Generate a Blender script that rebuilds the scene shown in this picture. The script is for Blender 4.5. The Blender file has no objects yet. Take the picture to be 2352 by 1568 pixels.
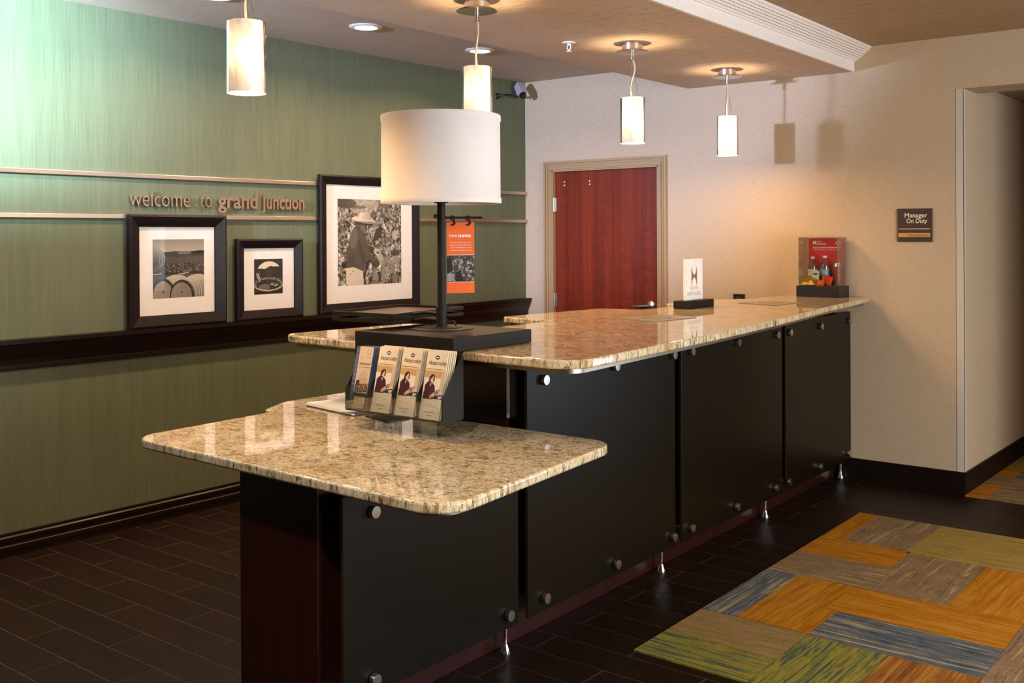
import bpy, bmesh, math, random
import numpy as np
from mathutils import Vector, Matrix

random.seed(7); np.random.seed(7)
scn = bpy.context.scene
COL = scn.collection

# ------------------------------------------------------------------ camera
W_PX, H_PX = 2352, 1568
F_PX, CY_PX = 2409.816, 544.945
cam_d = bpy.data.cameras.new('camera')
cam = bpy.data.objects.new('camera', cam_d); COL.objects.link(cam)
cam_d.sensor_width = 36.0
cam_d.lens = F_PX / W_PX * 36.0
cam_d.shift_y = (CY_PX - H_PX / 2) / W_PX
cam_d.clip_start = 0.05; cam_d.clip_end = 100
yaw, roll, pitch = math.radians(-38.75295), math.radians(-0.27349), math.radians(0.13108)
fw = Vector((math.sin(yaw) * math.cos(pitch), math.cos(yaw) * math.cos(pitch), -math.sin(pitch)))
rt = Vector((math.cos(yaw), -math.sin(yaw), 0)); up = rt.cross(fw)
r2 = math.cos(roll) * rt + math.sin(roll) * up
u2 = -math.sin(roll) * rt + math.cos(roll) * up
CAM = Vector((5.05911, -6.47504, 1.53643))
cam.matrix_world = Matrix(((r2.x, u2.x, -fw.x, CAM.x), (r2.y, u2.y, -fw.y, CAM.y), (r2.z, u2.z, -fw.z, CAM.z), (0, 0, 0, 1)))
scn.camera = cam

# ------------------------------------------------------------------ world, lights, exposure
wld = bpy.data.worlds.new('world'); scn.world = wld; wld.use_nodes = True
bgn = wld.node_tree.nodes['Background']
bgn.inputs[0].default_value = (0.62, 0.75, 1.0, 1); bgn.inputs[1].default_value = 1.0
scn.view_settings.view_transform = 'Standard'
scn.view_settings.look = 'None'
scn.view_settings.gamma = 1.0
scn.view_settings.use_curve_mapping = False
scn.view_settings.exposure = 0.0

WARM = (1.0, 0.58, 0.24)
WARM2 = (1.0, 0.66, 0.42)
WARM3 = (1.0, 0.70, 0.40)
WARM4 = (1.0, 0.88, 0.76)
P_DISC, P_BULB, P_REC, P_FLASH, P_WIN, P_LOB = 8.0, 13.0, 13.0, 1650.0, 350.0, 13.0

def light(name, typ, loc, energy, color, target=None, **kw):
    d = bpy.data.lights.new(name, typ); d.energy = energy; d.color = color
    for k, v in kw.items(): setattr(d, k, v)
    o = bpy.data.objects.new(name, d); COL.objects.link(o); o.location = loc
    if target is not None:
        o.rotation_euler = (Vector(target) - Vector(loc)).to_track_quat('-Z', 'Y').to_euler()
    return o

# small cool flash high up, left of the camera: throws the pendant shadow on the back wall
light('photo_flash', 'SPOT', (0.95, -6.55, 2.30), P_FLASH, (0.52, 0.63, 1.0), target=(-0.25, 0.0, 4.10), shadow_soft_size=0.10, spot_size=math.radians(62), spot_blend=0.4)
# cool accent spot grazing the green wall at the left edge of the view
light('cool_accent_spot', 'SPOT', (1.50, -5.45, 2.33), 1700.0, (0.48, 0.80, 1.0), target=(0.0, -4.34, 2.40), shadow_soft_size=0.05, spot_size=math.radians(52), spot_blend=1.0)
# daylight outside the lobby window in the right wall
light('window_daylight', 'AREA', (8.15, -3.2, 1.45), P_WIN, (1.0, 0.97, 0.95), target=(0, -3.2, 1.45), shape='RECTANGLE', size=3.0, size_y=1.9)

light('window_daylight', 'AREA', (5.8, 0.17, 1.22), 60.0, (0.70, 0.84, 1.0), target=(5.8, -3.0, 1.22), shape='RECTANGLE', size=1.6, size_y=2.1)

# ------------------------------------------------------------------ helpers
def s2l(c):
    c = c / 255.0
    return c / 12.92 if c <= 0.04045 else ((c + 0.055) / 1.055) ** 2.4
def rgb(r, g, b): return (s2l(r), s2l(g), s2l(b), 1.0)

class MB:
    def __init__(s): s.v = []; s.f = []
    def add(s, vs, fs):
        n = len(s.v); s.v += [tuple(p) for p in vs]; s.f += [tuple(i + n for i in f) for f in fs]; return s
    def box(s, x0, x1, y0, y1, z0, z1, M=None):
        vs = [Vector(p) for p in ((x0, y0, z0), (x1, y0, z0), (x1, y1, z0), (x0, y1, z0), (x0, y0, z1), (x1, y0, z1), (x1, y1, z1), (x0, y1, z1))]
        if M is not None: vs = [M @ p for p in vs]
        return s.add(vs, [(0, 3, 2, 1), (4, 5, 6, 7), (0, 1, 5, 4), (1, 2, 6, 5), (2, 3, 7, 6), (3, 0, 4, 7)])
    def prism(s, poly, z0, z1, M=None):
        a = sum(poly[i][0] * poly[(i + 1) % len(poly)][1] - poly[(i + 1) % len(poly)][0] * poly[i][1] for i in range(len(poly)))
        if a < 0: poly = poly[::-1]
        n = len(poly)
        vs = [Vector((p[0], p[1], z0)) for p in poly] + [Vector((p[0], p[1], z1)) for p in poly]
        if M is not None: vs = [M @ p for p in vs]
        fs = [tuple(range(n))[::-1], tuple(range(n, 2 * n))] + [(i, (i + 1) % n, (i + 1) % n + n, i + n) for i in range(n)]
        return s.add(vs, fs)
    def lathe(s, prof, c=(0, 0, 0), seg=24, M=None, caps=True):
        vs = []; fs = []; n = len(prof)
        for k in range(seg):
            a = 2 * math.pi * k / seg
            for r, z in prof:
                p = Vector((r * math.cos(a), r * math.sin(a), z))
                if M is not None: p = M @ p
                vs.append(p + Vector(c))
        for k in range(seg):
            k2 = (k + 1) % seg
            for i in range(n - 1):
                fs.append((k * n + i, k2 * n + i, k2 * n + i + 1, k * n + i + 1))
        if caps:
            if prof[0][0] > 1e-6: fs.append(tuple(k * n for k in range(seg))[::-1])
            if prof[-1][0] > 1e-6: fs.append(tuple(k * n + n - 1 for k in range(seg)))
        return s.add(vs, fs)
    def tube(s, path, r, seg=10, caps=True):
        P = [Vector(p) for p in path]; n = len(P); vs = []; fs = []
        rr = r if isinstance(r, (list, tuple)) else [r] * n
        ref = Vector((0, 0, 1))
        for i, p in enumerate(P):
            t = (P[min(i + 1, n - 1)] - P[max(i - 1, 0)]).normalized()
            if abs(t.dot(ref)) > 0.95: ref = Vector((1, 0, 0)) if abs(t.x) < 0.9 else Vector((0, 1, 0))
            a = t.cross(ref).normalized(); b = a.cross(t)
            for k in range(seg):
                w = 2 * math.pi * k / seg
                vs.append(p + rr[i] * (math.cos(w) * a + math.sin(w) * b))
        for i in range(n - 1):
            for k in range(seg):
                k2 = (k + 1) % seg
                fs.append((i * seg + k, i * seg + k2, (i + 1) * seg + k2, (i + 1) * seg + k))
        if caps: fs += [tuple(range(seg))[::-1], tuple(range((n - 1) * seg, n * seg))]
        return s.add(vs, fs)
    def sweep(s, prof, A, B):
        """profile points given as functions/offsets: prof list of (du, dz); A,B base points (x,y) with own direction u=+x"""
        n = len(prof); vs = []
        for (bx_, by_) in (A, B):
            for du, dz in prof: vs.append(Vector((bx_ + du, by_, dz)))
        fs = [(i, (i + 1) % n, (i + 1) % n + n, i + n) for i in range(n)]
        fs += [tuple(range(n))[::-1], tuple(range(n, 2 * n))]
        return s.add(vs, fs)
    def build(s, name, mat, parent=None, smooth=None, bevel=None, seg=2, fix=True):
        me = bpy.data.meshes.new(name)
        off = Vector(parent_loc(parent)) if parent is not None else Vector((0, 0, 0))
        me.from_pydata([Vector(v) - off for v in s.v], [], s.f)
        if fix:
            bm = bmesh.new(); bm.from_mesh(me)
            bmesh.ops.recalc_face_normals(bm, faces=bm.faces[:]); bm.to_mesh(me); bm.free()
        me.update()
        o = bpy.data.objects.new(name, me); COL.objects.link(o)
        if mat is not None: me.materials.append(mat)
        if parent is not None: o.parent = parent
        if smooth is not None:
            me.polygons.foreach_set('use_smooth', [True] * len(me.polygons))
            me.set_sharp_from_angle(angle=math.radians(smooth))
        if bevel:
            m = o.modifiers.new('bevel', 'BEVEL'); m.width = bevel; m.segments = seg; m.limit_method = 'ANGLE'; m.angle_limit = math.radians(40)
            m.harden_normals = False
        return o

def parent_loc(p):
    l = Vector((0, 0, 0))
    while p is not None:
        l += p.location; p = p.parent
    return l

def rebase(o, loc):
    """move an unparented mesh object's origin to loc without moving its shape"""
    loc = Vector(loc)
    for v in o.data.vertices: v.co -= loc
    o.location = loc
    return o

def tag(o, label=None, cat=None, group=None, kind=None):
    if label: o['label'] = label
    if cat: o['category'] = cat
    if group: o['group'] = group
    if kind: o['kind'] = kind
    return o

def thing(name, loc, label, cat, group=None):
    o = bpy.data.objects.new(name, None); COL.objects.link(o); o.location = loc
    o.empty_display_size = 0.05
    return tag(o, label, cat, group)

def struct(o): o['kind'] = 'structure'; return o

def copy_tree(o, parent=None, loc=None):
    c = o.copy(); COL.objects.link(c)
    if parent is not None: c.parent = parent
    if loc is not None: c.location = loc
    for ch in list(o.children): copy_tree(ch, c)
    return c

def fillet(pts, seg=8):
    """pts: (x, y, radius) closed polygon -> rounded outline"""
    out = []; n = len(pts)
    for i in range(n):
        x, y, r = pts[i]
        p = Vector((x, y)); a = Vector(pts[i - 1][:2]) - p; b = Vector(pts[(i + 1) % n][:2]) - p
        la, lb = a.length, b.length; a.normalize(); b.normalize()
        if r <= 0: out.append((x, y)); continue
        half = math.acos(max(-1, min(1, a.dot(b)))) / 2
        if half > math.radians(88): out.append((x, y)); continue
        d = min(r / math.tan(half), la * 0.49, lb * 0.49); r = d * math.tan(half)
        c = p + (a + b).normalized() * (r / math.sin(half))
        s0 = p + a * d - c; s1 = p + b * d - c
        a0 = math.atan2(s0.y, s0.x); a1 = math.atan2(s1.y, s1.x)
        da = (a1 - a0 + math.pi) % (2 * math.pi) - math.pi
        for k in range(seg + 1):
            w = a0 + da * k / seg
            out.append((c.x + r * math.cos(w), c.y + r * math.sin(w)))
    return out

def inset(poly, d):
    n = len(poly)
    a = sum(poly[i][0] * poly[(i + 1) % n][1] - poly[(i + 1) % n][0] * poly[i][1] for i in range(n))
    sg = 1 if a > 0 else -1
    out = []
    for i in range(n):
        p0, p1, p2 = Vector(poly[i - 1]), Vector(poly[i]), Vector(poly[(i + 1) % n])
        e0 = (p1 - p0); e1 = (p2 - p1)
        n0 = Vector((-e0.y, e0.x)).normalized() * sg if e0.length > 1e-9 else Vector((0, 0))
        n1 = Vector((-e1.y, e1.x)).normalized() * sg if e1.length > 1e-9 else n0
        m = (n0 + n1)
        if m.length < 1e-6: m = n0
        m.normalize(); k = d / max(0.4, m.dot(n0))
        out.append((p1.x + m.x * k, p1.y + m.y * k))
    return out

# ------------------------------------------------------------------ materials
def newmat(name):
    m = bpy.data.materials.new(name); m.use_nodes = True
    nt = m.node_tree; b = nt.nodes['Principled BSDF']
    return m, nt, b
def N(nt, typ, **kw):
    n = nt.nodes.new(typ)
    for k, v in kw.items():
        if k in n.inputs.keys() if hasattr(n.inputs, 'keys') else False: n.inputs[k].default_value = v
        else: setattr(n, k, v)
    return n
def coords(nt, scale=(1, 1, 1), loc=(0, 0, 0), rot=(0, 0, 0), kind='Object'):
    tc = nt.nodes.new('ShaderNodeTexCoord'); mp = nt.nodes.new('ShaderNodeMapping')
    mp.inputs['Scale'].default_value = scale; mp.inputs['Location'].default_value = loc; mp.inputs['Rotation'].default_value = rot
    nt.links.new(tc.outputs[kind], mp.inputs['Vector'])
    return mp.outputs['Vector']
def noise(nt, vec, scale=5, detail=4, rough=0.5, dist=0.0):
    n = nt.nodes.new('ShaderNodeTexNoise')
    n.inputs['Scale'].default_value = scale; n.inputs['Detail'].default_value = detail
    n.inputs['Roughness'].default_value = rough; n.inputs['Distortion'].default_value = dist
    nt.links.new(vec, n.inputs['Vector']); return n.outputs['Fac']
def ramp(nt, fac, stops, interp='LINEAR'):
    r = nt.nodes.new('ShaderNodeValToRGB'); e = r.color_ramp.elements; r.color_ramp.interpolation = interp
    while len(e) < len(stops): e.new(0.5)
    for el, (p, c) in zip(e, stops): el.position = p; el.color = c
    nt.links.new(fac, r.inputs['Fac']); return r.outputs['Color']
def mix(nt, fac, a, b, typ='MIX'):
    m = nt.nodes.new('ShaderNodeMix'); m.data_type = 'RGBA'; m.blend_type = typ
    for sock, v in ((m.inputs[0], fac), (m.inputs[6], a), (m.inputs[7], b)):
        if isinstance(v, (int, float, tuple)): sock.default_value = v
        else: nt.links.new(v, sock)
    return m.outputs[2]
def bump(nt, b, h, strength=0.1, dist=0.01):
    n = nt.nodes.new('ShaderNodeBump'); n.inputs['Strength'].default_value = strength; n.inputs['Distance'].default_value = dist
    nt.links.new(h, n.inputs['Height']); nt.links.new(n.outputs['Normal'], b.inputs['Normal'])
def plain(name, col, rough=0.5, metal=0.0, spec=0.5, var=0.06, vscale=30, emis=None, estr=0.0, coat=0.0):
    m, nt, b = newmat(name)
    v = coords(nt); n = noise(nt, v, vscale, 3)
    lo = tuple(c * (1 - var) for c in col[:3]) + (1,); hi = tuple(min(1, c * (1 + var)) for c in col[:3]) + (1,)
    nt.links.new(ramp(nt, n, [(0.3, lo), (0.7, hi)]), b.inputs['Base Color'])
    b.inputs['Roughness'].default_value = rough; b.inputs['Metallic'].default_value = metal
    b.inputs['Specular IOR Level'].default_value = spec
    if coat: b.inputs['Coat Weight'].default_value = coat; b.inputs['Coat Roughness'].default_value = 0.03
    if emis: b.inputs['Emission Color'].default_value = emis; b.inputs['Emission Strength'].default_value = estr
    return m

def m_green():
    m, nt, b = newmat('green_stria_wallpaper')
    s1 = noise(nt, coords(nt, (1, 120, 0.9)), 3.0, 3, 0.6)
    s2 = noise(nt, coords(nt, (1, 420, 2.2)), 1.6, 2, 0.6)
    s3 = noise(nt, coords(nt, (1, 9, 0.4)), 2.0, 2, 0.5)
    a = ramp(nt, s1, [(0.3, rgb(85, 91, 66)), (0.7, rgb(111, 115, 87))])
    c = mix(nt, 0.35, a, ramp(nt, s2, [(0.35, rgb(74, 81, 58)), (0.65, rgb(122, 126, 98))]))
    c = mix(nt, 0.14, c, ramp(nt, s3, [(0.35, rgb(82, 88, 62)), (0.65, rgb(115, 120, 90))]))
    nt.links.new(c, b.inputs['Base Color']); b.inputs['Roughness'].default_value = 0.55; b.inputs['Specular IOR Level'].default_value = 0.3
    bump(nt, b, s2, 0.12, 0.002)
    return m
def m_beige():
    m, nt, b = newmat('beige_grasscloth_wallpaper')
    h1 = noise(nt, coords(nt, (14, 14, 330)), 1.5, 3, 0.65)
    h2 = noise(nt, coords(nt, (240, 240, 9)), 1.5, 2, 0.6)
    a = ramp(nt, h1, [(0.3, rgb(181, 158, 130)), (0.7, rgb(211, 188, 158))])
    c = mix(nt, 0.14, a, ramp(nt, h2, [(0.35, rgb(175, 152, 124)), (0.65, rgb(215, 194, 164))]))
    nt.links.new(c, b.inputs['Base Color']); b.inputs['Roughness'].default_value = 0.6; b.inputs['Specular IOR Level'].default_value = 0.3
    bump(nt, b, h1, 0.15, 0.002)
    return m
def m_ceiling(name, ca, cb):
    m, nt, b = newmat(name)
    v = coords(nt, (1, 1, 1))
    t = noise(nt, coords(nt, (6, 16, 6)), 2.2, 6, 0.7, 0.8)
    n = noise(nt, v, 1.2, 3)
    fl = noise(nt, coords(nt, (5, 22, 5), (1, 2, 0)), 3.0, 5, 0.72, 1.2)
    fm = noise(nt, v, 1.6, 2, 0.5)
    k = mix(nt, 1.0, ramp(nt, fl, [(0.60, (0, 0, 0, 1)), (0.68, (1, 1, 1, 1))]), ramp(nt, fm, [(0.45, (0, 0, 0, 1)), (0.65, (0.8, 0.8, 0.8, 1))]), 'MULTIPLY')
    c = mix(nt, k, ramp(nt, n, [(0.3, ca), (0.7, cb)]), tuple(min(1.0, x * 1.3) for x in cb[:3]) + (1,))
    nt.links.new(c, b.inputs['Base Color'])
    b.inputs['Roughness'].default_value = 0.62
    r = ramp(nt, t, [(0.56, (0, 0, 0, 1)), (0.62, (1, 1, 1, 1))])
    bump(nt, b, r, 0.6, 0.008)
    return m
def m_granite():
    m, nt, b = newmat('polished_granite')
    v1 = coords(nt, (1.0, 1.25, 0.40))
    big = noise(nt, v1, 5.5, 3, 0.55, 0.9)
    mid = noise(nt, coords(nt, (1.0, 1.25, 0.34), (2, 5, 1)), 24, 5, 0.62, 1.2)
    n1 = noise(nt, v1, 60, 7, 0.66, 1.0)
    n2 = noise(nt, coords(nt, (1.0, 1.4, 0.26), (3, 1, 2)), 110, 5, 0.7, 0.9)
    n3 = noise(nt, coords(nt, (1.0, 1.4, 0.22), (7, 4, 9)), 120, 3, 0.6, 0.4)
    c1 = ramp(nt, n1, [(0.30, rgb(96, 84, 68)), (0.40, rgb(168, 146, 108)), (0.47, rgb(204, 182, 142)), (0.56, rgb(226, 212, 184)), (0.66, rgb(242, 238, 228))])
    c2 = ramp(nt, big, [(0.34, rgb(196, 160, 104)), (0.48, rgb(226, 204, 166)), (0.64, rgb(234, 226, 212))])
    c = mix(nt, 0.38, c1, c2)
    # clustered dark mineral veins
    msk = ramp(nt, mid, [(0.36, (1, 1, 1, 1)), (0.56, (0.12, 0.12, 0.12, 1))])
    spk = ramp(nt, n2, [(0.40, (1, 1, 1, 1)), (0.50, (0, 0, 0, 1))])
    c = mix(nt, mix(nt, 1.0, msk, spk, 'MULTIPLY'), c, rgb(54, 48, 42))
    msk2 = ramp(nt, mid, [(0.36, (0.6, 0.6, 0.6, 1)), (0.48, (0, 0, 0, 1))])
    c = mix(nt, msk2, c, mix(nt, 1.0, c, rgb(150, 128, 100), 'MULTIPLY'))
    spk2 = ramp(nt, n3, [(0.33, (1, 1, 1, 1)), (0.40, (0, 0, 0, 1))])
    c = mix(nt, spk2, c, rgb(70, 58, 46))
    c = mix(nt, 1.0, c, (0.97, 0.95, 0.88, 1), 'MULTIPLY')
    nt.links.new(c, b.inputs['Base Color'])
    b.inputs['Roughness'].default_value = 0.035; b.inputs['IOR'].default_value = 1.6
    b.inputs['Specular IOR Level'].default_value = 0.6
    return m
def m_wood(name, ca, cb, scale=(25, 25, 1.2), rough=0.35, figure=0.0, cc=None, spec=0.4):
    m, nt, b = newmat(name)
    g = noise(nt, coords(nt, scale), 2.0, 5, 0.6, 0.4)
    c = ramp(nt, g, [(0.3, ca), (0.7, cb)])
    if figure:
        f1 = noise(nt, coords(nt, (9, 9, 22)), 1.4, 4, 0.6, 1.4)
        f2 = noise(nt, coords(nt, (6.5, 6.5, 0.5), (0.35, 0, 0)), 1.3, 1, 0.4)
        k = mix(nt, 1.0, ramp(nt, f1, [(0.42, (0, 0, 0, 1)), (0.6, (1, 1, 1, 1))]), ramp(nt, f2, [(0.44, (0, 0, 0, 1)), (0.58, (1, 1, 1, 1))]), 'MULTIPLY')
        k = mix(nt, 1.0, k, (figure, figure, figure, 1), 'MULTIPLY')
        c = mix(nt, k, c, cc)
        st = noise(nt, coords(nt, (7.0, 7.0, 0.05), (2.2, 0, 0)), 1.5, 0, 0.4)
        c = mix(nt, 0.35, c, ramp(nt, st, [(0.45, ca), (0.55, cb)]))
    nt.links.new(c, b.inputs['Base Color']); b.inputs['Roughness'].default_value = rough
    b.inputs['Specular IOR Level'].default_value = spec
    return m
def m_brushed(name, col, rough=0.3, scale=(4, 4, 300)):
    m, nt, b = newmat(name)
    n = noise(nt, coords(nt, scale), 2, 3, 0.6)
    lo = tuple(c * 0.85 for c in col[:3]) + (1,)
    nt.links.new(ramp(nt, n, [(0.3, lo), (0.7, col)]), b.inputs['Base Color'])
    b.inputs['Metallic'].default_value = 1.0; b.inputs['Roughness'].default_value = rough
    return m
def m_clear(name, tint=(1, 1, 1, 1), gloss=0.08, rough=0.02, fr_k=0.6):
    m, nt, b = newmat(name)
    nt.nodes.remove(b)
    out = [n for n in nt.nodes if n.type == 'OUTPUT_MATERIAL'][0]
    t = nt.nodes.new('ShaderNodeBsdfTransparent'); g = nt.nodes.new('ShaderNodeBsdfGlossy'); mx = nt.nodes.new('ShaderNodeMixShader')
    fr = nt.nodes.new('ShaderNodeLayerWeight'); fr.inputs['Blend'].default_value = 0.25
    md = nt.nodes.new('ShaderNodeMath'); md.operation = 'MULTIPLY_ADD'; md.inputs[1].default_value = fr_k; md.inputs[2].default_value = gloss
    n = noise(nt, coords(nt), 20, 2)
    r = ramp(nt, n, [(0.0, tuple(c * 0.97 for c in tint[:3]) + (1,)), (1.0, tint)])
    nt.links.new(r, t.inputs['Color']); g.inputs['Roughness'].default_value = rough
    nt.links.new(fr.outputs['Fresnel'], md.inputs[0]); nt.links.new(md.outputs[0], mx.inputs[0])
    nt.links.new(t.outputs[0], mx.inputs[1]); nt.links.new(g.outputs[0], mx.inputs[2]); nt.links.new(mx.outputs[0], out.inputs[0])
    return m
def m_vcol(name, rough=0.6, spec=0.3):
    m, nt, b = newmat(name)
    a = nt.nodes.new('ShaderNodeVertexColor'); a.layer_name = 'ink'
    nt.links.new(a.outputs['Color'], b.inputs['Base Color']); b.inputs['Roughness'].default_value = rough
    b.inputs['Specular IOR Level'].default_value = spec
    return m
def m_alabaster():
    m, nt, b = newmat('alabaster_glass')
    nt.nodes.remove(b); out = [n for n in nt.nodes if n.type == 'OUTPUT_MATERIAL'][0]
    n = noise(nt, coords(nt, (1, 1, 0.6), rot=(0.5, 0.3, 0)), 7, 3, 0.5, 2.5)
    c = ramp(nt, n, [(0.35, rgb(222, 212, 200)), (0.5, rgb(242, 236, 228)), (0.6, rgb(252, 250, 246))])
    d = nt.nodes.new('ShaderNodeBsdfDiffuse'); t = nt.nodes.new('ShaderNodeBsdfTranslucent'); g = nt.nodes.new('ShaderNodeBsdfGlossy')
    g.inputs['Roughness'].default_value = 0.08
    m1 = nt.nodes.new('ShaderNodeMixShader'); m1.inputs[0].default_value = 0.035
    m2 = nt.nodes.new('ShaderNodeMixShader'); lw = nt.nodes.new('ShaderNodeLayerWeight'); lw.inputs['Blend'].default_value = 0.12
    for s in (d, t): nt.links.new(c, s.inputs['Color'])
    nt.links.new(d.outputs[0], m1.inputs[1]); nt.links.new(t.outputs[0], m1.inputs[2])
    nt.links.new(lw.outputs['Fresnel'], m2.inputs[0]); nt.links.new(m1.outputs[0], m2.inputs[1]); nt.links.new(g.outputs[0], m2.inputs[2])
    nt.links.new(m2.outputs[0], out.inputs[0])
    return m
def m_frosted():
    m, nt, b = newmat('olive_frosted_glass')
    n = noise(nt, coords(nt), 4, 3)
    nt.links.new(ramp(nt, n, [(0.3, rgb(17, 11, 1)), (0.7, rgb(20, 13, 1))]), b.inputs['Base Color'])
    b.inputs['Roughness'].default_value = 0.36; b.inputs['Specular IOR Level'].default_value = 0.38
    out = [k for k in nt.nodes if k.type == 'OUTPUT_MATERIAL'][0]
    t = nt.nodes.new('ShaderNodeBsdfTranslucent'); t.inputs['Color'].default_value = (0.42, 0.36, 0.16, 1)
    mx = nt.nodes.new('ShaderNodeMixShader'); mx.inputs[0].default_value = 0.22
    nt.links.new(b.outputs[0], mx.inputs[1]); nt.links.new(t.outputs[0], mx.inputs[2]); nt.links.new(mx.outputs[0], out.inputs[0])
    return m
def m_emit(name, col, strength):
    m, nt, b = newmat(name)
    nt.nodes.remove(b); out = [n for n in nt.nodes if n.type == 'OUTPUT_MATERIAL'][0]
    e = nt.nodes.new('ShaderNodeEmission')
    n = noise(nt, coords(nt), 15, 2)
    nt.links.new(ramp(nt, n, [(0, tuple(c * 0.96 for c in col[:3]) + (1,)), (1, col)]), e.inputs['Color'])
    e.inputs['Strength'].default_value = strength; nt.links.new(e.outputs[0], out.inputs[0])
    return m
def m_fabric(name, col, transl=0.0):
    m, nt, b = newmat(name)
    a = noise(nt, coords(nt, (220, 220, 220)), 2, 2); n2 = noise(nt, coords(nt, (3, 3, 60)), 3, 2)
    c = mix(nt, 0.25, ramp(nt, a, [(0.3, tuple(x * .93 for x in col[:3]) + (1,)), (0.7, col)]), ramp(nt, n2, [(0.3, tuple(x * .95 for x in col[:3]) + (1,)), (0.7, col)]))
    nt.links.new(c, b.inputs['Base Color']); b.inputs['Roughness'].default_value = 0.85; b.inputs['Specular IOR Level'].default_value = 0.15
    bump(nt, b, a, 0.08, 0.001)
    return m
def m_carpet(name, stops, axis):
    """striped carpet tile: stripes run along axis, colours change across it"""
    m, nt, b = newmat(name)
    sc = (2.2, 46, 1) if axis == 'x' else (46, 2.2, 1)
    n = noise(nt, coords(nt, sc), 1.0, 4, 0.75, 0.5)
    blot = noise(nt, coords(nt, (5, 5, 5)), 2.0, 3, 0.6, 0.6)
    c = ramp(nt, n, stops)
    c2 = ramp(nt, blot, [(0.35, stops[0][1]), (0.65, stops[-1][1])])
    c = mix(nt, 0.15, c, c2)
    pile = noise(nt, coords(nt, (1, 1, 1)), 260, 2, 0.6)
    c = mix(nt, 0.5, c, ramp(nt, pile, [(0.3, (0.45, 0.45, 0.45, 1)), (0.7, (1, 1, 1, 1))]), 'MULTIPLY')
    nt.links.new(c, b.inputs['Base Color']); b.inputs['Roughness'].default_value = 0.95; b.inputs['Specular IOR Level'].default_value = 0.05
    bump(nt, b, pile, 0.4, 0.004)
    return m
def m_tile():
    m, nt, b = newmat('dark_plank_tile')
    g = noise(nt, coords(nt, (2.5, 40, 1)), 1.6, 4, 0.6, 0.5)
    o = nt.nodes.new('ShaderNodeObjectInfo')
    c = ramp(nt, g, [(0.3, rgb(24, 13, 7)), (0.7, rgb(36, 21, 12))])
    k = ramp(nt, o.outputs['Random'], [(0, (0.85, 0.85, 0.85, 1)), (1, (1.15, 1.12, 1.1, 1))])
    nt.links.new(mix(nt, 1.0, c, k, 'MULTIPLY'), b.inputs['Base Color'])
    b.inputs['Roughness'].default_value = 0.42; b.inputs['Specular IOR Level'].default_value = 0.18
    bump(nt, b, g, 0.08, 0.002)
    return m

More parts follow.
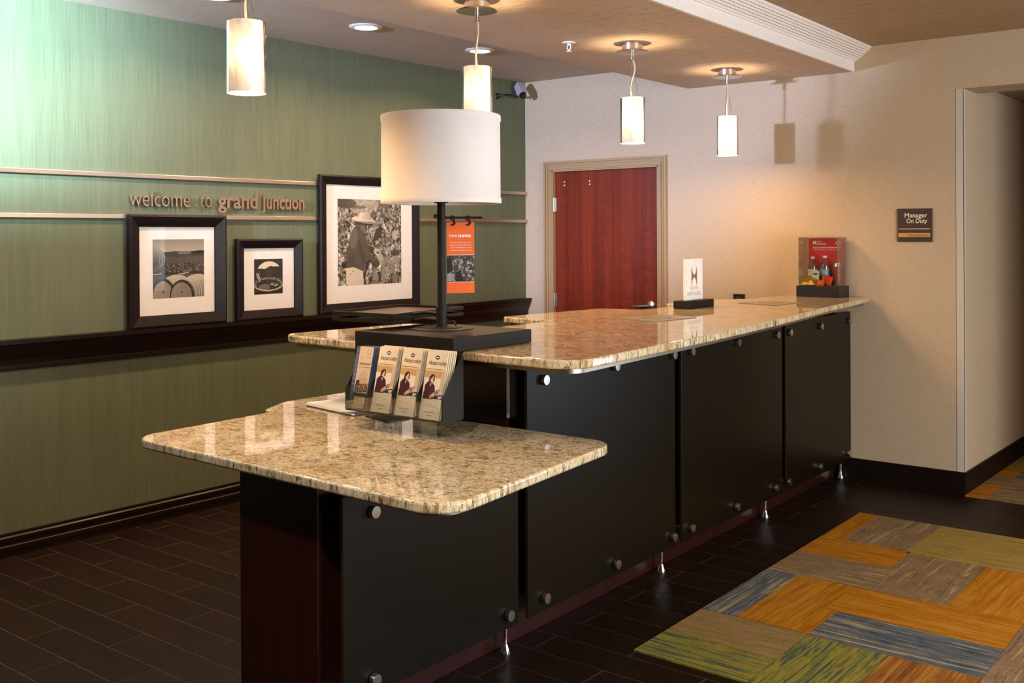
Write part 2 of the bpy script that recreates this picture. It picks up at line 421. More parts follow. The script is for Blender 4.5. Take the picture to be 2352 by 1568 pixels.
M = dict(
    green=m_green(), beige=m_beige(),
    ceil=m_ceiling('taupe_textured_ceiling', rgb(194, 172, 150), rgb(204, 182, 160)),
    ceil2=m_ceiling('tan_lobby_ceiling', rgb(166, 138, 102), rgb(174, 146, 110)),
    granite=m_granite(), tile=m_tile(), grout=plain('grout', rgb(58, 45, 31), 0.9, var=0.15, vscale=60),
    mahog=m_wood('dark_mahogany', rgb(36, 9, 7), rgb(54, 17, 11), (30, 30, 1.5), 0.36),
    espresso=m_wood('espresso_wood', rgb(17, 9, 7), rgb(27, 15, 10), (2, 2, 40), 0.46, spec=0.25),
    espresso_v=m_wood('espresso_moulding', rgb(22, 12, 9), rgb(36, 20, 14), (40, 2, 40), 0.26),
    door=m_wood('cherry_veneer', rgb(102, 30, 12), rgb(136, 50, 22), (34, 34, 0.7), 0.33, 0.75, rgb(78, 30, 18)),
    doorframe=plain('khaki_painted_frame', rgb(170, 140, 100), 0.4, var=0.03),
    white=plain('white_painted_moulding', rgb(240, 230, 222), 0.45, var=0.02),
    steel=m_brushed('brushed_steel', (0.62, 0.60, 0.57, 1), 0.28),
    nickel=m_brushed('satin_nickel', (0.66, 0.61, 0.55, 1), 0.24, (300, 300, 4)),
    chrome=m_brushed('chrome', (0.82, 0.82, 0.82, 1), 0.08, (20, 20, 20)),
    bronze=m_brushed('brushed_bronze_strip', (0.42, 0.33, 0.24, 1), 0.34, (4, 4, 300)),
    rail=m_brushed('brushed_copper_rail', (0.72, 0.58, 0.47, 1), 0.34, (300, 2, 300)),
    letter=m_brushed('bronze_letter', (0.70, 0.53, 0.40, 1), 0.30, (300, 2, 300)),
    black=plain('matte_black_powder', rgb(31, 26, 21), 0.55, spec=0.22, var=0.08),
    blackp=plain('black_plastic', rgb(20, 17, 16), 0.35, var=0.1),
    glassp=m_frosted(),
    litedge=plain('lit_glass_edge', rgb(196, 190, 204), 0.2, var=0.05),
    clear=m_clear('clear_acrylic', (0.97, 0.98, 0.97, 1), 0.07), pane=m_clear('picture_glass', (1, 1, 1, 1), 0.01, 0.02, 0.25),
    ala=m_alabaster(), cord=plain('silver_cord', rgb(214, 198, 170), 0.4), wire=m_brushed('steel_wire', (0.7, 0.6, 0.5, 1), 0.3),
    lit=m_emit('lit_lens', (1.0, 0.90, 0.70, 1), 9.0), litp=m_emit('lit_pendant_lens', (1.0, 0.88, 0.66, 1), 7.0),
    shade=m_fabric('white_linen_shade', rgb(240, 232, 228)), matb=plain('cream_mat_board', rgb(246, 236, 224), 0.8, var=0.02),
    paper=plain('white_paper', rgb(242, 238, 230), 0.7, var=0.03), cream=plain('cream_card', rgb(238, 226, 204), 0.6, var=0.03),
    blue=plain('blue_card', rgb(96, 116, 146), 0.6, var=0.06), ink=plain('dark_ink', rgb(52, 42, 40), 0.7),
    red=plain('red_card', rgb(198, 26, 36), 0.5, var=0.04), redink=plain('red_ink', rgb(196, 66, 60), 0.7),
    orange=plain('orange_card', rgb(238, 100, 2), 0.55, var=0.03), whiteink=plain('white_ink', rgb(250, 246, 240), 0.6),
    signb=plain('brown_sign_plate', rgb(66, 46, 36), 0.45, var=0.05), tan=plain('tan_insert', rgb(206, 156, 96), 0.5, var=0.03),
    greymat=plain('grey_counter_mat', rgb(140, 130, 110), 0.35, var=0.05, vscale=80),
    vcol=m_vcol('printed_photograph'), whiteplastic=plain('white_plastic', rgb(232, 226, 216), 0.4, var=0.02),
    camgrey=plain('grey_camera_shell', rgb(170, 166, 172), 0.35), purple=plain('purple_ink', rgb(62, 52, 112), 0.6),
    guard=plain('corner_guard_paint', rgb(206, 196, 180), 0.4, var=0.02),
    tray=plain('tray_brown_reflection', rgb(92, 70, 54), 0.28, var=0.06), gold=plain('gold_foil', rgb(206, 168, 70), 0.25, metal=0.6, var=0.3, vscale=60),
    redfoil=plain('red_orange_wrapper', rgb(226, 66, 32), 0.35, var=0.1), orangefoil=plain('orange_wrapper', rgb(240, 118, 20), 0.35, var=0.1),
    alum=m_brushed('can_aluminium', (0.8, 0.78, 0.74, 1), 0.2, (30, 30, 4)), canred=plain('can_label', rgb(150, 62, 50), 0.3, var=0.3, vscale=50),
    capw=plain('bottle_cap', rgb(226, 220, 214), 0.4), pet=m_clear('water_bottle_plastic', (0.86, 0.88, 0.90, 1), 0.16, 0.08),
    labelb=plain('bottle_label_blue', rgb(120, 170, 186), 0.4, var=0.3, vscale=40), labelw=plain('bottle_label_white', rgb(226, 226, 204), 0.4, var=0.1),
    winglass=m_clear('window_glass', (0.95, 0.98, 1.0, 1), 0.03),
)

# ------------------------------------------------------------------ structure
YB = -11.0   # room front
XR = 8.0     # room right
struct(MB().box(-0.12, 0, YB, 0.12, 0, 2.95).build('wall_left', M['green']))
# back wall around the door opening, header over the corridor
DX0, DX1, DZ = 0.262, 1.203, 2.026
CX = 3.268; HZ = 2.385; CX2 = 4.55
w = MB().box(0, DX0, 0, 0.14, 0, 2.95).box(DX0, DX1, 0, 0.14, DZ, 2.95).box(DX1, CX, 0, 0.14, 0, 2.95)
V0, V1, VZ0, VZ1 = 5.0, 6.6, 0.15, 2.30
w.box(CX, CX2, 0, 0.30, HZ, 2.95).box(CX2, V0, 0, 0.14, 0, 2.95).box(V1, XR + 0.12, 0, 0.14, 0, 2.95).box(V0, V1, 0, 0.14, 0, VZ0).box(V0, V1, 0, 0.14, VZ1, 2.95)
w.box(DX0, DX1, 0.10, 0.14, 0, DZ)
struct(w.build('wall_back', M['beige']))
struct(MB().box(CX - 0.12, CX, 0.14, 5.0, 0, 2.7).build('wall_corridor_left', M['beige']))
struct(MB().box(CX2, CX2 + 0.12, 0.14, 5.0, 0, 2.7).build('wall_corridor_right', M['beige']))
struct(MB().box(CX - 0.12, CX2 + 0.12, 5.0, 5.12, 0, 2.7).build('wall_corridor_end', M['beige']))
struct(MB().box(CX, CX2, 0.30, 5.0, 2.44, 2.56).build('ceiling_corridor', M['ceil2']))
w = MB()
WY0, WY1, WZ0, WZ1 = -4.7, -1.7, 0.5, 2.4
w.box(XR, XR + 0.12, YB, WY0, 0, 2.95).box(XR, XR + 0.12, WY1, 0.12, 0, 2.95).box(XR, XR + 0.12, WY0, WY1, 0, WZ0).box(XR, XR + 0.12, WY0, WY1, WZ1, 2.95)
struct(w.build('wall_right', M['beige']))
struct(MB().box(-0.12, XR + 0.12, YB - 0.12, YB, 0, 2.95).build('wall_front', M['beige']))
win = struct(bpy.data.objects.new('window_1', None)); COL.objects.link(win); win.location = (XR, -3.2, WZ0)
fr = MB()
for a, b_ in ((WY0, WY0 + 0.06), (-3.23, -3.17), (WY1 - 0.06, WY1)): fr.box(XR + 0.02, XR + 0.08, a, b_, WZ0, WZ1)
fr.box(XR + 0.02, XR + 0.08, WY0, WY1, WZ0, WZ0 + 0.06).box(XR + 0.02, XR + 0.08, WY0, WY1, WZ1 - 0.06, WZ1)
fr.build('window_frame', M['white'], win)
MB().box(XR + 0.045, XR + 0.051, WY0 + 0.06, -3.23, WZ0 + 0.06, WZ1 - 0.06).build('pane', M['winglass'], win)
MB().box(XR + 0.045, XR + 0.051, -3.17, WY1 - 0.06, WZ0 + 0.06, WZ1 - 0.06).build('pane', M['winglass'], win)

win2 = struct(bpy.data.objects.new('window_2', None)); COL.objects.link(win2); win2.location = (5.8, 0, VZ0)
fr = MB()
for a, b_ in ((V0, V0 + 0.06), (5.77, 5.83), (V1 - 0.06, V1)): fr.box(a, b_, 0.03, 0.09, VZ0, VZ1)
fr.box(V0, V1, 0.03, 0.09, VZ0, VZ0 + 0.06).box(V0, V1, 0.03, 0.09, VZ1 - 0.06, VZ1)
fr.build('window_frame', M['white'], win2)
MB().box(V0 + 0.06, 5.77, 0.055, 0.061, VZ0 + 0.06, VZ1 - 0.06).build('pane', M['winglass'], win2)
MB().box(5.83, V1 - 0.06, 0.055, 0.061, VZ0 + 0.06, VZ1 - 0.06).build('pane', M['winglass'], win2)

def sofL(y): return 1.443 - 0.0105 * y
def sofR(y): return 2.605 - 0.030 * y
Z_STAFF, Z_SOF, Z_LOB = 2.727, 2.549, 2.696
struct(MB().box(0, 1.6, YB, 0, Z_STAFF, Z_STAFF + 0.12).build('ceiling_staff', M['ceil']))
struct(MB().prism([(sofL(0), 0), (sofL(YB), YB), (sofR(YB), YB), (sofR(0), 0)], Z_SOF, 2.86).build('ceiling_soffit', M['ceil']))
struct(MB().box(2.62, XR, YB, 0, Z_LOB, Z_LOB + 0.12).build('ceiling_lobby', M['ceil2']))
# fascia board and fluted crown moulding along the soffit
fz = MB(); n0 = [(0.0, Z_SOF - 0.001), (0.016, Z_SOF - 0.001), (0.016, 2.616), (0.0, 2.616)]
fz.sweep(n0, (sofR(0) - 0.001, -0.001), (sofR(YB) - 0.001, YB + .001)); struct(fz.build('trim_1', M['white']))
prof = [(0.0, 2.613), (0.026, 2.613), (0.030, 2.620)]
for k in range(6):
    t0 = k / 6.0; t1 = (k + 0.72) / 6.0
    x0, z0 = 0.034 + 0.080 * t0, 2.622 + 0.058 * t0
    x1, z1 = 0.034 + 0.080 * t1, 2.622 + 0.058 * t1
    prof += [(x0, z0), (x0 + 0.007, z0 - 0.001), (x1 + 0.004, z1 + 0.0), (x1 - 0.002, z1 + 0.004)]
prof += [(0.116, 2.682), (0.122, 2.686), (0.122, Z_LOB), (0.0, Z_LOB)]
fz = MB(); fz.sweep(prof, (sofR(0), -0.001), (sofR(YB), YB + .001)); struct(fz.build('trim_2', M['white']))

# floor: slab (grout colour) with separate plank tiles
flo = struct(MB().box(-0.12, XR + 0.12, YB - .12, 5.12, -0.10, -0.0010).build('floor', M['grout']))
TL, TW, G = 0.635, 0.161, 0.0045
tile_me = None
RUG = dict(x0=2.945, x1=5.4, y0=-3.187, y1=-0.80)
def tile_mesh(l, wd):
    b = MB(); h = 0.0; d = 0.0012
    b.add([(0, 0, -0.0011), (l, 0, -0.0011), (l, wd, -0.0011), (0, wd, -0.0011), (d, d, 0), (l - d, d, 0), (l - d, wd - d, 0), (d, wd - d, 0)],
          [(4, 5, 6, 7), (0, 1, 5, 4), (1, 2, 6, 5), (2, 3, 7, 6), (3, 0, 4, 7)])
    return b
rest = MB(); ntile = 0
row_a = -3.7975            # centre of a row whose joints fall at x = 0.45 + k * TL
for j in range(-42, 24):
    yc = row_a + j * TW
    if yc < YB + 0.1 or yc > -0.02: continue
    ph = 0.452 if j % 2 == 0 else 0.770
    for k in range(-2, 13):
        xa = ph + k * TL + G / 2; xb = xa + TL - G
        xa2, xb2 = max(xa, 0.0), min(xb, XR)
        if xb2 - xa2 < 0.02: continue
        ya, yb = yc - TW / 2 + G / 2, min(yc + TW / 2 - G / 2, -0.002)
        seen = (-5.3 < yc < 0 and xa2 < 4.6 and xb2 > -0.1) and not (xa2 > 2.98 and yc > -3.15 and yc < -0.82) and not (xa2 > 2.0 and yc < -4.4 and xa2 > 3.4) and not (2.2 < xa2 and xb2 < 2.5)
        if seen and xa2 < 2.2 and yc > -2.3: seen = False
        full = abs((xb2 - xa2) - (TL - G)) < 1e-6 and abs((yb - ya) - (TW - G)) < 1e-6
        if seen and ntile < 300:
            ntile += 1
            if full:
                if tile_me is None:
                    t0 = tile_mesh(TL - G, TW - G).build('tile', M['tile']); tile_me = t0.data
                else:
                    t0 = bpy.data.objects.new('tile', tile_me); COL.objects.link(t0)
            else:
                t0 = tile_mesh(xb2 - xa2, yb - ya).build('tile', M['tile'])
            t0.parent = flo; t0.location = (xa2, ya, 0)
        else:
            b = tile_mesh(xb2 - xa2, yb - ya); rest.add([(v[0] + xa2, v[1] + ya, v[2]) for v in b.v], b.f)
o = rest.build('tile_field', M['tile'], flo); o['kind'] = 'stuff'

# baseboards
bp = [(0.0, 0.0), (0.017, 0.0), (0.017, 0.030), (0.021, 0.033), (0.021, 0.052), (0.016, 0.056), (0.016, 0.074), (0.019, 0.078), (0.019, 0.094), (0.012, 0.100), (0.010, 0.112), (0.0, 0.114)]
struct(MB().sweep(bp, (0.0005, -0.001), (0.0005, YB + .001)).build('baseboard_left', M['espresso_v']))
b = MB().box(DX1 + 0.07, CX + 0.014, -0.014, -0.0005, 0, 0.128).box(0.022, DX0 - 0.07, -0.014, -0.0005, 0, 0.128)
struct(b.build('baseboard_back', M['espresso'], bevel=0.003))
struct(MB().box(CX + 0.0005, CX + 0.014, 0.0, 4.99, 0, 0.128).build('baseboard_corridor', M['espresso'], bevel=0.003))
struct(MB().box(CX - 0.040, CX + 0.003, -0.003, -0.0005, 0.128, HZ - 0.004).box(CX + 0.0005, CX + 0.003, -0.003, 0.035, 0.128, HZ - 0.004).build('trim_corner', M['guard']))

# picture ledge (long moulded shelf) on the green wall
lp = [(0.0005, 1.046), (0.062, 1.046), (0.062, 1.024), (0.050, 1.020), (0.046, 1.000), (0.040, 0.982), (0.030, 0.965), (0.024, 0.948), (0.022, 0.925), (0.030, 0.920), (0.030, 0.902), (0.020, 0.895), (0.0005, 0.893)]
struct(MB().sweep(lp, (0.0, -0.012), (0.0, YB + 0.001)).build('trim_ledge', M['espresso_v']))
# brushed rails
for nm, z0, segs in (('trim_rail_upper', 1.849, [(YB + .01, -2.135), (-1.236, -0.004)]), ('trim_rail_lower', 1.632, [(YB + .01, -3.436), (-2.824, -2.135), (-1.236, -0.004)])):
    b = MB()
    for a, c in segs: b.box(0.0006, 0.020, a, c, z0, z0 + 0.023)
    struct(b.build(nm, M['rail'], bevel=0.002))

# door_1
d1 = struct(bpy.data.objects.new('door_1', None)); COL.objects.link(d1); d1.location = ((DX0 + DX1) / 2, 0, 0)
MB().box(DX0 + 0.012, DX1 - 0.010, 0.020, 0.062, 0.008, DZ - 0.010).build('door_leaf', M['door'], d1, bevel=0.002)
def casing(x0, x1, z1, wid):
    """mitred, stepped casing built of three strips"""
    b = MB()
    steps = [(0.0, 0.012, 0.014), (0.012, 0.026, 0.020), (0.026, 0.034, 0.011), (0.034, 0.046, 0.016), (0.046, 0.053, 0.012), (0.053, wid, 0.024)]
    for i0, i1, t in steps:
        a0, a1 = x0 - i0, x0 - i1; c0, c1 = x1 + i0, x1 + i1; h0, h1 = z1 + i0, z1 + i1
        for quad in (((a0, 0), (a1, 0), (a1, h1), (a0, h0)), ((c1, 0), (c0, 0), (c0, h0), (c1, h1)), ((a0, h0), (a1, h1), (c1, h1), (c0, h0))):
            n = 4; vs = [(q[0], -t, q[1]) for q in quad] + [(q[0], -0.0005, q[1]) for q in quad]
            b.add(vs, [(0, 1, 2, 3), (7, 6, 5, 4)] + [(i, i + 4, (i + 1) % 4 + 4, (i + 1) % 4) for i in range(4)])
    return b
casing(DX0, DX1, DZ, 0.070).build('door_casing', M['doorframe'], d1)
MB().box(DX0 + 0.0005, DX0 + 0.012, -0.012, 0.0985, 0, DZ - 0.001).box(DX1 - 0.010, DX1 - 0.0005, -0.012, 0.0985, 0, DZ - 0.001).box(DX0 + 0.0005, DX1 - 0.0005, -0.012, 0.0985, DZ - 0.010, DZ - 0.001).build('door_jamb', M['doorframe'], d1)
for z in (1.715, 0.985):
    MB().lathe([(0.007, 0), (0.007, 0.105)], (DX0 + 0.010, 0.004, z), 10).box(DX0 + 0.004, DX0 + 0.030, 0.012, 0.0196, z, z + 0.105).build('hinge', M['steel'], d1, smooth=40)
Rx = Matrix.Rotation(math.radians(90), 4, 'X')
MB().lathe([(0.0, 0.022), (0.018, 0.020), (0.034, 0.012), (0.034, 0.0)], (1.126, 0.019, 1.025), 24, Rx).build('door_rose', M['steel'], d1, smooth=40)
MB().tube([(1.126, 0.02, 1.025), (1.126, -0.035, 1.025)], 0.010, 12).tube([(1.130, -0.035, 1.025), (1.08, -0.040, 1.022), (1.01, -0.038, 1.017)], [0.011, 0.010, 0.009], 12).build('door_lever', M['steel'], d1, smooth=50)
for hx in (0.362, 0.595):
    for hz in (1.913, 1.938):
        MB().lathe([(0.0, 0.003), (0.006, 0.002), (0.006, 0.0)], (hx, 0.0195, hz), 10, Rx).build('bolt_cap', M['whiteplastic'], d1, smooth=40)

# ------------------------------------------------------------------ rug and corridor carpet (carpet tiles)
GOLD = [(0.34, rgb(146, 88, 10)), (0.5, rgb(176, 112, 20)), (0.64, rgb(190, 136, 52))]
TAUPE = [(0.37, rgb(98, 82, 66)), (0.46, rgb(142, 116, 90)), (0.53, rgb(120, 98, 60)), (0.62, rgb(178, 150, 112))]
OLIVE = [(0.37, rgb(120, 112, 36)), (0.46, rgb(168, 146, 50)), (0.53, rgb(158, 128, 98)), (0.62, rgb(136, 120, 44))]
BLUE = [(0.37, rgb(44, 64, 80)), (0.46, rgb(70, 92, 104)), (0.53, rgb(104, 96, 92)), (0.62, rgb(176, 158, 122))]
TEAL = [(0.37, rgb(56, 78, 78)), (0.46, rgb(92, 102, 64)), (0.53, rgb(162, 146, 44)), (0.62, rgb(110, 100, 56))]
BROWN = [(0.37, rgb(112, 66, 32)), (0.5, rgb(150, 94, 44)), (0.62, rgb(178, 126, 48))]
MAUVE = [(0.37, rgb(122, 104, 44)), (0.46, rgb(160, 128, 96)), (0.53, rgb(142, 108, 72)), (0.62, rgb(128, 116, 46))]
CM = {}
def cmat(k, st, ax):
    if (k, ax) not in CM: CM[(k, ax)] = m_carpet('carpet_%s_%s' % (k, ax), st, ax)
    return CM[(k, ax)]
PAL = dict(gold=GOLD, taupe=TAUPE, olive=OLIVE, blue=BLUE, teal=TEAL, brown=BROWN, mauve=MAUVE)
def rx(y): return 2.928 - 0.0174 * y
rug = thing('area_rug', (4.1, -2.0, 0.0006), 'patchwork carpet inlay of gold, blue and olive blocks beside the counter', 'rug')
blocks = [(0.0, 0.105, -1.36, -0.80, 'gold', 'y'), (0.105, 0.43, -1.36, -0.80, 'taupe', 'y'), (0.43, 1.10, -1.38, -0.80, 'olive', 'x'),
          (0.0, 0.445, -1.66, -1.36, 'gold', 'x'), (0.0, 0.470, -2.01, -1.66, 'taupe', 'x'), (0.470, 0.790, -2.01, -1.38, 'taupe', 'y'), (0.445, 0.470, -1.66, -1.38, 'taupe', 'y'),
          (0.790, 1.45, -2.01, -1.38, 'gold', 'y'), (0.0, 0.155, -2.645, -2.01, 'blue', 'y'), (0.155, 0.40, -2.645, -2.01, 'gold', 'y'),
          (0.40, 1.085, -2.345, -2.01, 'gold', 'x'), (0.40, 0.455, -2.655, -2.345, 'gold', 'y'), (0.0, 0.455, -2.945, -2.65, 'mauve', 'x'), (0.0, 0.455, -3.187, -2.945, 'teal', 'x'),
          (0.455, 1.085, -2.66, -2.345, 'blue', 'x'), (0.455, 0.765, -3.187, -2.66, 'teal', 'y'), (0.765, 1.085, -3.187, -2.66, 'brown', 'y'),
          (1.085, 1.45, -2.70, -2.01, 'taupe', 'y'), (1.085, 1.65, -3.187, -2.70, 'gold', 'x'), (1.10, 1.75, -1.38, -0.80, 'blue', 'x'), (1.45, 1.75, -2.70, -1.38, 'olive', 'y'),
          (1.65, 1.75, -3.187, -2.70, 'olive', 'y'), (1.75, 2.4, -1.38, -0.80, 'gold', 'x'), (1.75, 2.4, -2.01, -1.38, 'taupe', 'x'), (1.75, 2.1, -3.187, -2.01, 'gold', 'y'), (2.1, 2.4, -3.187, -2.01, 'teal', 'y')]
for x0, x1, y0, y1, k, ax in blocks:
    e = 0.001
    MB().prism([(rx(y0) + x0 + e, y0 + e), (rx(y0) + x1 - e, y0 + e), (rx(y1) + x1 - e, y1 - e), (rx(y1) + x0 + e, y1 - e)], 0.0006, 0.007).build('carpet_tile', cmat(k, PAL[k], ax), rug)
car = thing('hall_carpet', (4.4, 2.4, 0.0006), 'striped gold and brown carpet on the corridor floor', 'carpet')
ys = [-0.06, 0.31, 0.60, 0.88, 1.25, 1.85, 2.45, 3.05, 3.65, 4.25, 4.99]
ks = ['gold', 'taupe', 'gold', 'olive', 'taupe', 'blue', 'gold', 'teal', 'taupe', 'gold']
for i in range(10):
    for j, (xa, xb) in enumerate(((CX + 0.016, 3.40), (3.40, 3.95), (3.95, CX2 - 0.01))):
        k = ks[(i + (3 * j if j else 0)) % 10] if j != 1 or i else 'taupe'
        MB().box(xa + .001, xb - .001, ys[i] + .001, ys[i + 1] - .001, 0.0006, 0.006).build('carpet_tile', cmat(k, PAL[k], 'x'), car)

# ------------------------------------------------------------------ reception counter
def gx(y, off=0.0): return 2.59 - 0.0243 * y + off
ZT, ZL, TH = 1.14, 0.86, 0.030
def slab(name, outline, z, label):
    poly = fillet(outline)
    t = thing(name, (sum(p[0] for p in poly) / len(poly), sum(p[1] for p in poly) / len(poly), z - TH), label, 'countertop')
    MB().prism(poly, z - TH, z).build('granite_slab', M['granite'], t, bevel=0.007, seg=3, smooth=35)
    return t, poly
tall_out = [(3.172, -3.812, 0.115), (3.108, -3.109, 0), (3.075, -2.72, 0), (3.034, -2.346, 0), (2.965, -1.80, 0), (2.905, -1.42, 0), (2.845, -1.03, 0), (2.782, -0.50, 0), (2.716, -0.002, 0),
            (2.19, -0.002, 0), (2.175, -0.55, 0.05), (1.99, -0.85, 0.06), (1.985, -1.25, 0.03), (2.13, -1.29, 0.02), (2.13, -1.73, 0.02), (1.90, -1.78, 0.06), (1.825, -2.53, 0.03), (2.175, -2.585, 0.02),
            (2.175, -3.02, 0.04), (1.73, -3.07, 0.06), (1.668, -3.755, 0.075)]
tall, tp = slab('granite_countertop', tall_out, ZT, 'higher beige granite countertop with bowed front edge reaching the back wall')
low_out = [(1.835, -4.52, 0.10), (3.305, -4.556, 0.105), (3.185, -3.600, 0.105), (2.63, -3.600, 0.0), (2.13, -3.600, 0.0), (2.13, -3.05, 0.03), (1.655, -3.05, 0.05), (1.645, -3.72, 0.09), (1.735, -3.885, 0.03), (1.80, -3.885, 0.02)]
low, lpoly = slab('granite_countertop', low_out, ZL, 'lower beige granite desk top with rounded corners in the foreground')
def strip(parent, poly, z0, z1, d, mat):
    a = inset(poly, d); b = inset(poly, d + 0.10); n = len(a)
    m = MB().prism(a, z0, z1)
    return m.build('edge_strip', mat, parent, smooth=35)
strip(tall, tp, ZT - TH - 0.018, ZT - TH - 0.0002, 0.035, M['bronze'])
strip(low, lpoly, ZL - TH - 0.010, ZL - TH - 0.0002, 0.030, M['bronze'])

def glass_panel(parent, y0, y1, z0, z1, knobs):
    t = 0.012
    g = MB().prism([(gx(y0), y0), (gx(y1), y1), (gx(y1, -t), y1), (gx(y0, -t), y0)], z0, z1).build('glass_panel', M['glassp'], parent, bevel=0.001, seg=1)
    Ry = Matrix.Rotation(math.radians(90 - 1.4), 4, 'Y')
    for (ky, kz) in knobs:
        k = MB()
        k.lathe([(0.0085, -0.088), (0.0085, -0.013)], (gx(ky), ky, kz), 12, Ry)
        k.lathe([(0.0, 0.022), (0.0185, 0.0215), (0.0195, 0.020), (0.0195, 0.004), (0.013, 0.003), (0.013, 0.0005)], (gx(ky), ky, kz), 24, Ry)
        k.build('standoff_knob', M['steel'], g, smooth=35)
    return g
def legs(parent, ys_):
    for y in ys_:
        x = gx(y, -0.055)
        MB().lathe([(0.011, 0.125), (0.0085, 0.060), (0.0075, 0.036), (0.010, 0.030), (0.014, 0.016), (0.020, 0.004), (0.020, 0.0)], (x, y, 0), 20).build('leg', M['chrome'], parent, smooth=45)

base_l = thing('reception_counter', (2.4, -3.9, 0), 'low dark mahogany counter under the foreground granite desk, one dark glass panel', 'counter', 'reception counter units')
yl0, yl1 = -4.36, -3.42
MB().prism([(2.215, yl0), (gx(yl0, -0.10), yl0), (gx(yl1, -0.10), yl1), (2.215, yl1)], 0.0, ZL - TH - 0.011).build('cabinet_body', M['mahog'], base_l, bevel=0.002)
kz = 0.168
glass_panel(base_l, -4.347, -3.476, 0.118, 0.752, [(-4.225, 0.686), (-3.49 + 0.005 - 0.08, 0.686), (-4.225, kz), (-3.545, kz)])
legs(base_l, [-3.487])
base_t = thing('reception_counter', (2.4, -1.7, 0), 'long dark mahogany counter under the higher countertop, three dark glass panels', 'counter', 'reception counter units')
yt0, yt1 = -3.415, -0.003
MB().prism([(2.215, yt0), (gx(yt0, -0.10), yt0), (gx(yt1, -0.10), yt1), (2.215, yt1)], 0.0, ZT - TH - 0.019).build('cabinet_body', M['mahog'], base_t, bevel=0.002)
glass_panel(base_t, -3.418, -2.288, 0.118, 1.046, [(-3.320, 0.990), (-2.812, 0.990), (-2.318, 0.990), (-3.320, kz), (-2.812, kz), (-2.325, kz)])
glass_panel(base_t, -2.226, -1.075, 0.118, 1.046, [(-2.142, 0.990), (-1.650, 0.990), (-1.165, 0.990), (-2.150, kz), (-1.668, kz), (-1.185, kz)])
glass_panel(base_t, -1.022, -0.006, 0.118, 1.046, [(-0.990, 0.990), (-0.530, 0.990), (-0.055, 0.990), (-1.010, kz), (-0.545, kz), (-0.075, kz)])
e = MB().prism([(gx(-3.462, -0.050), -3.462), (gx(-3.0, -0.050), -3.0), (gx(-3.0, -0.062), -3.0), (gx(-3.462, -0.062), -3.462)], ZL + 0.001, ZT - TH - 0.019)
e.build('side_glass_sheet', M['glassp'], base_t, bevel=0.001, seg=1)
MB().prism([(gx(-3.463, -0.050), -3.4635), (gx(-3.463, -0.062), -3.4635), (gx(-3.463, -0.062), -3.4622), (gx(-3.463, -0.050), -3.4622)], ZL + 0.001, ZT - TH - 0.019).build('lit_glass_edge', M['litedge'], base_t)  # cool light catching the sheet's edge, put into a pale lavender colour
legs(base_t, [-2.325, -1.182, -0.040])

# ------------------------------------------------------------------ text helper
_tmp = []
def text_geo(body, size, bold=0.0, shear=0.0, align='LEFT', spacing=1.0, extrude=0.0):
    cu = bpy.data.curves.new('t', 'FONT'); cu.body = body; cu.size = size; cu.shear = shear; cu.align_x = align
    cu.space_character = spacing; cu.offset = bold; cu.extrude = extrude; cu.resolution_u = 3
    ob = bpy.data.objects.new('t', cu); COL.objects.link(ob)
    dg = bpy.context.evaluated_depsgraph_get(); ev = ob.evaluated_get(dg); me = ev.to_mesh()
    vs = [tuple(v.co) for v in me.vertices]; fs = [tuple(p.vertices) for p in me.polygons]
    ev.to_mesh_clear(); bpy.data.objects.remove(ob); bpy.data.curves.remove(cu)
    return vs, fs
def frame_m(o, xa, ya):
    """matrix mapping local (x,y,z) to o + x*xa + y*ya + z*(xa x ya)"""
    xa = Vector(xa).normalized(); ya = Vector(ya).normalized(); za = xa.cross(ya)
    return Matrix(((xa.x, ya.x, za.x, o[0]), (xa.y, ya.y, za.y, o[1]), (xa.z, ya.z, za.z, o[2]), (0, 0, 0, 1)))
def put_text(name, body, size, Mx, x, y, mat, parent, lift=0.0004, width=None, **kw):
    vs, fs = text_geo(body, size, **kw)
    if not vs: return None
    x0, x1 = min(v[0] for v in vs), max(v[0] for v in vs)
    sx = 1.0
    if width: sx = width / max(1e-6, x1 - x0)
    al = kw.get('align', 'LEFT')
    ref = x0 if al == 'LEFT' else (x1 if al == 'RIGHT' else (x0 + x1) / 2)
    b = MB().add([Mx @ Vector(((v[0] - ref) * sx + x, v[1] + y, v[2] + lift)) for v in vs], fs)
    return b.build(name, mat, parent, fix=False)

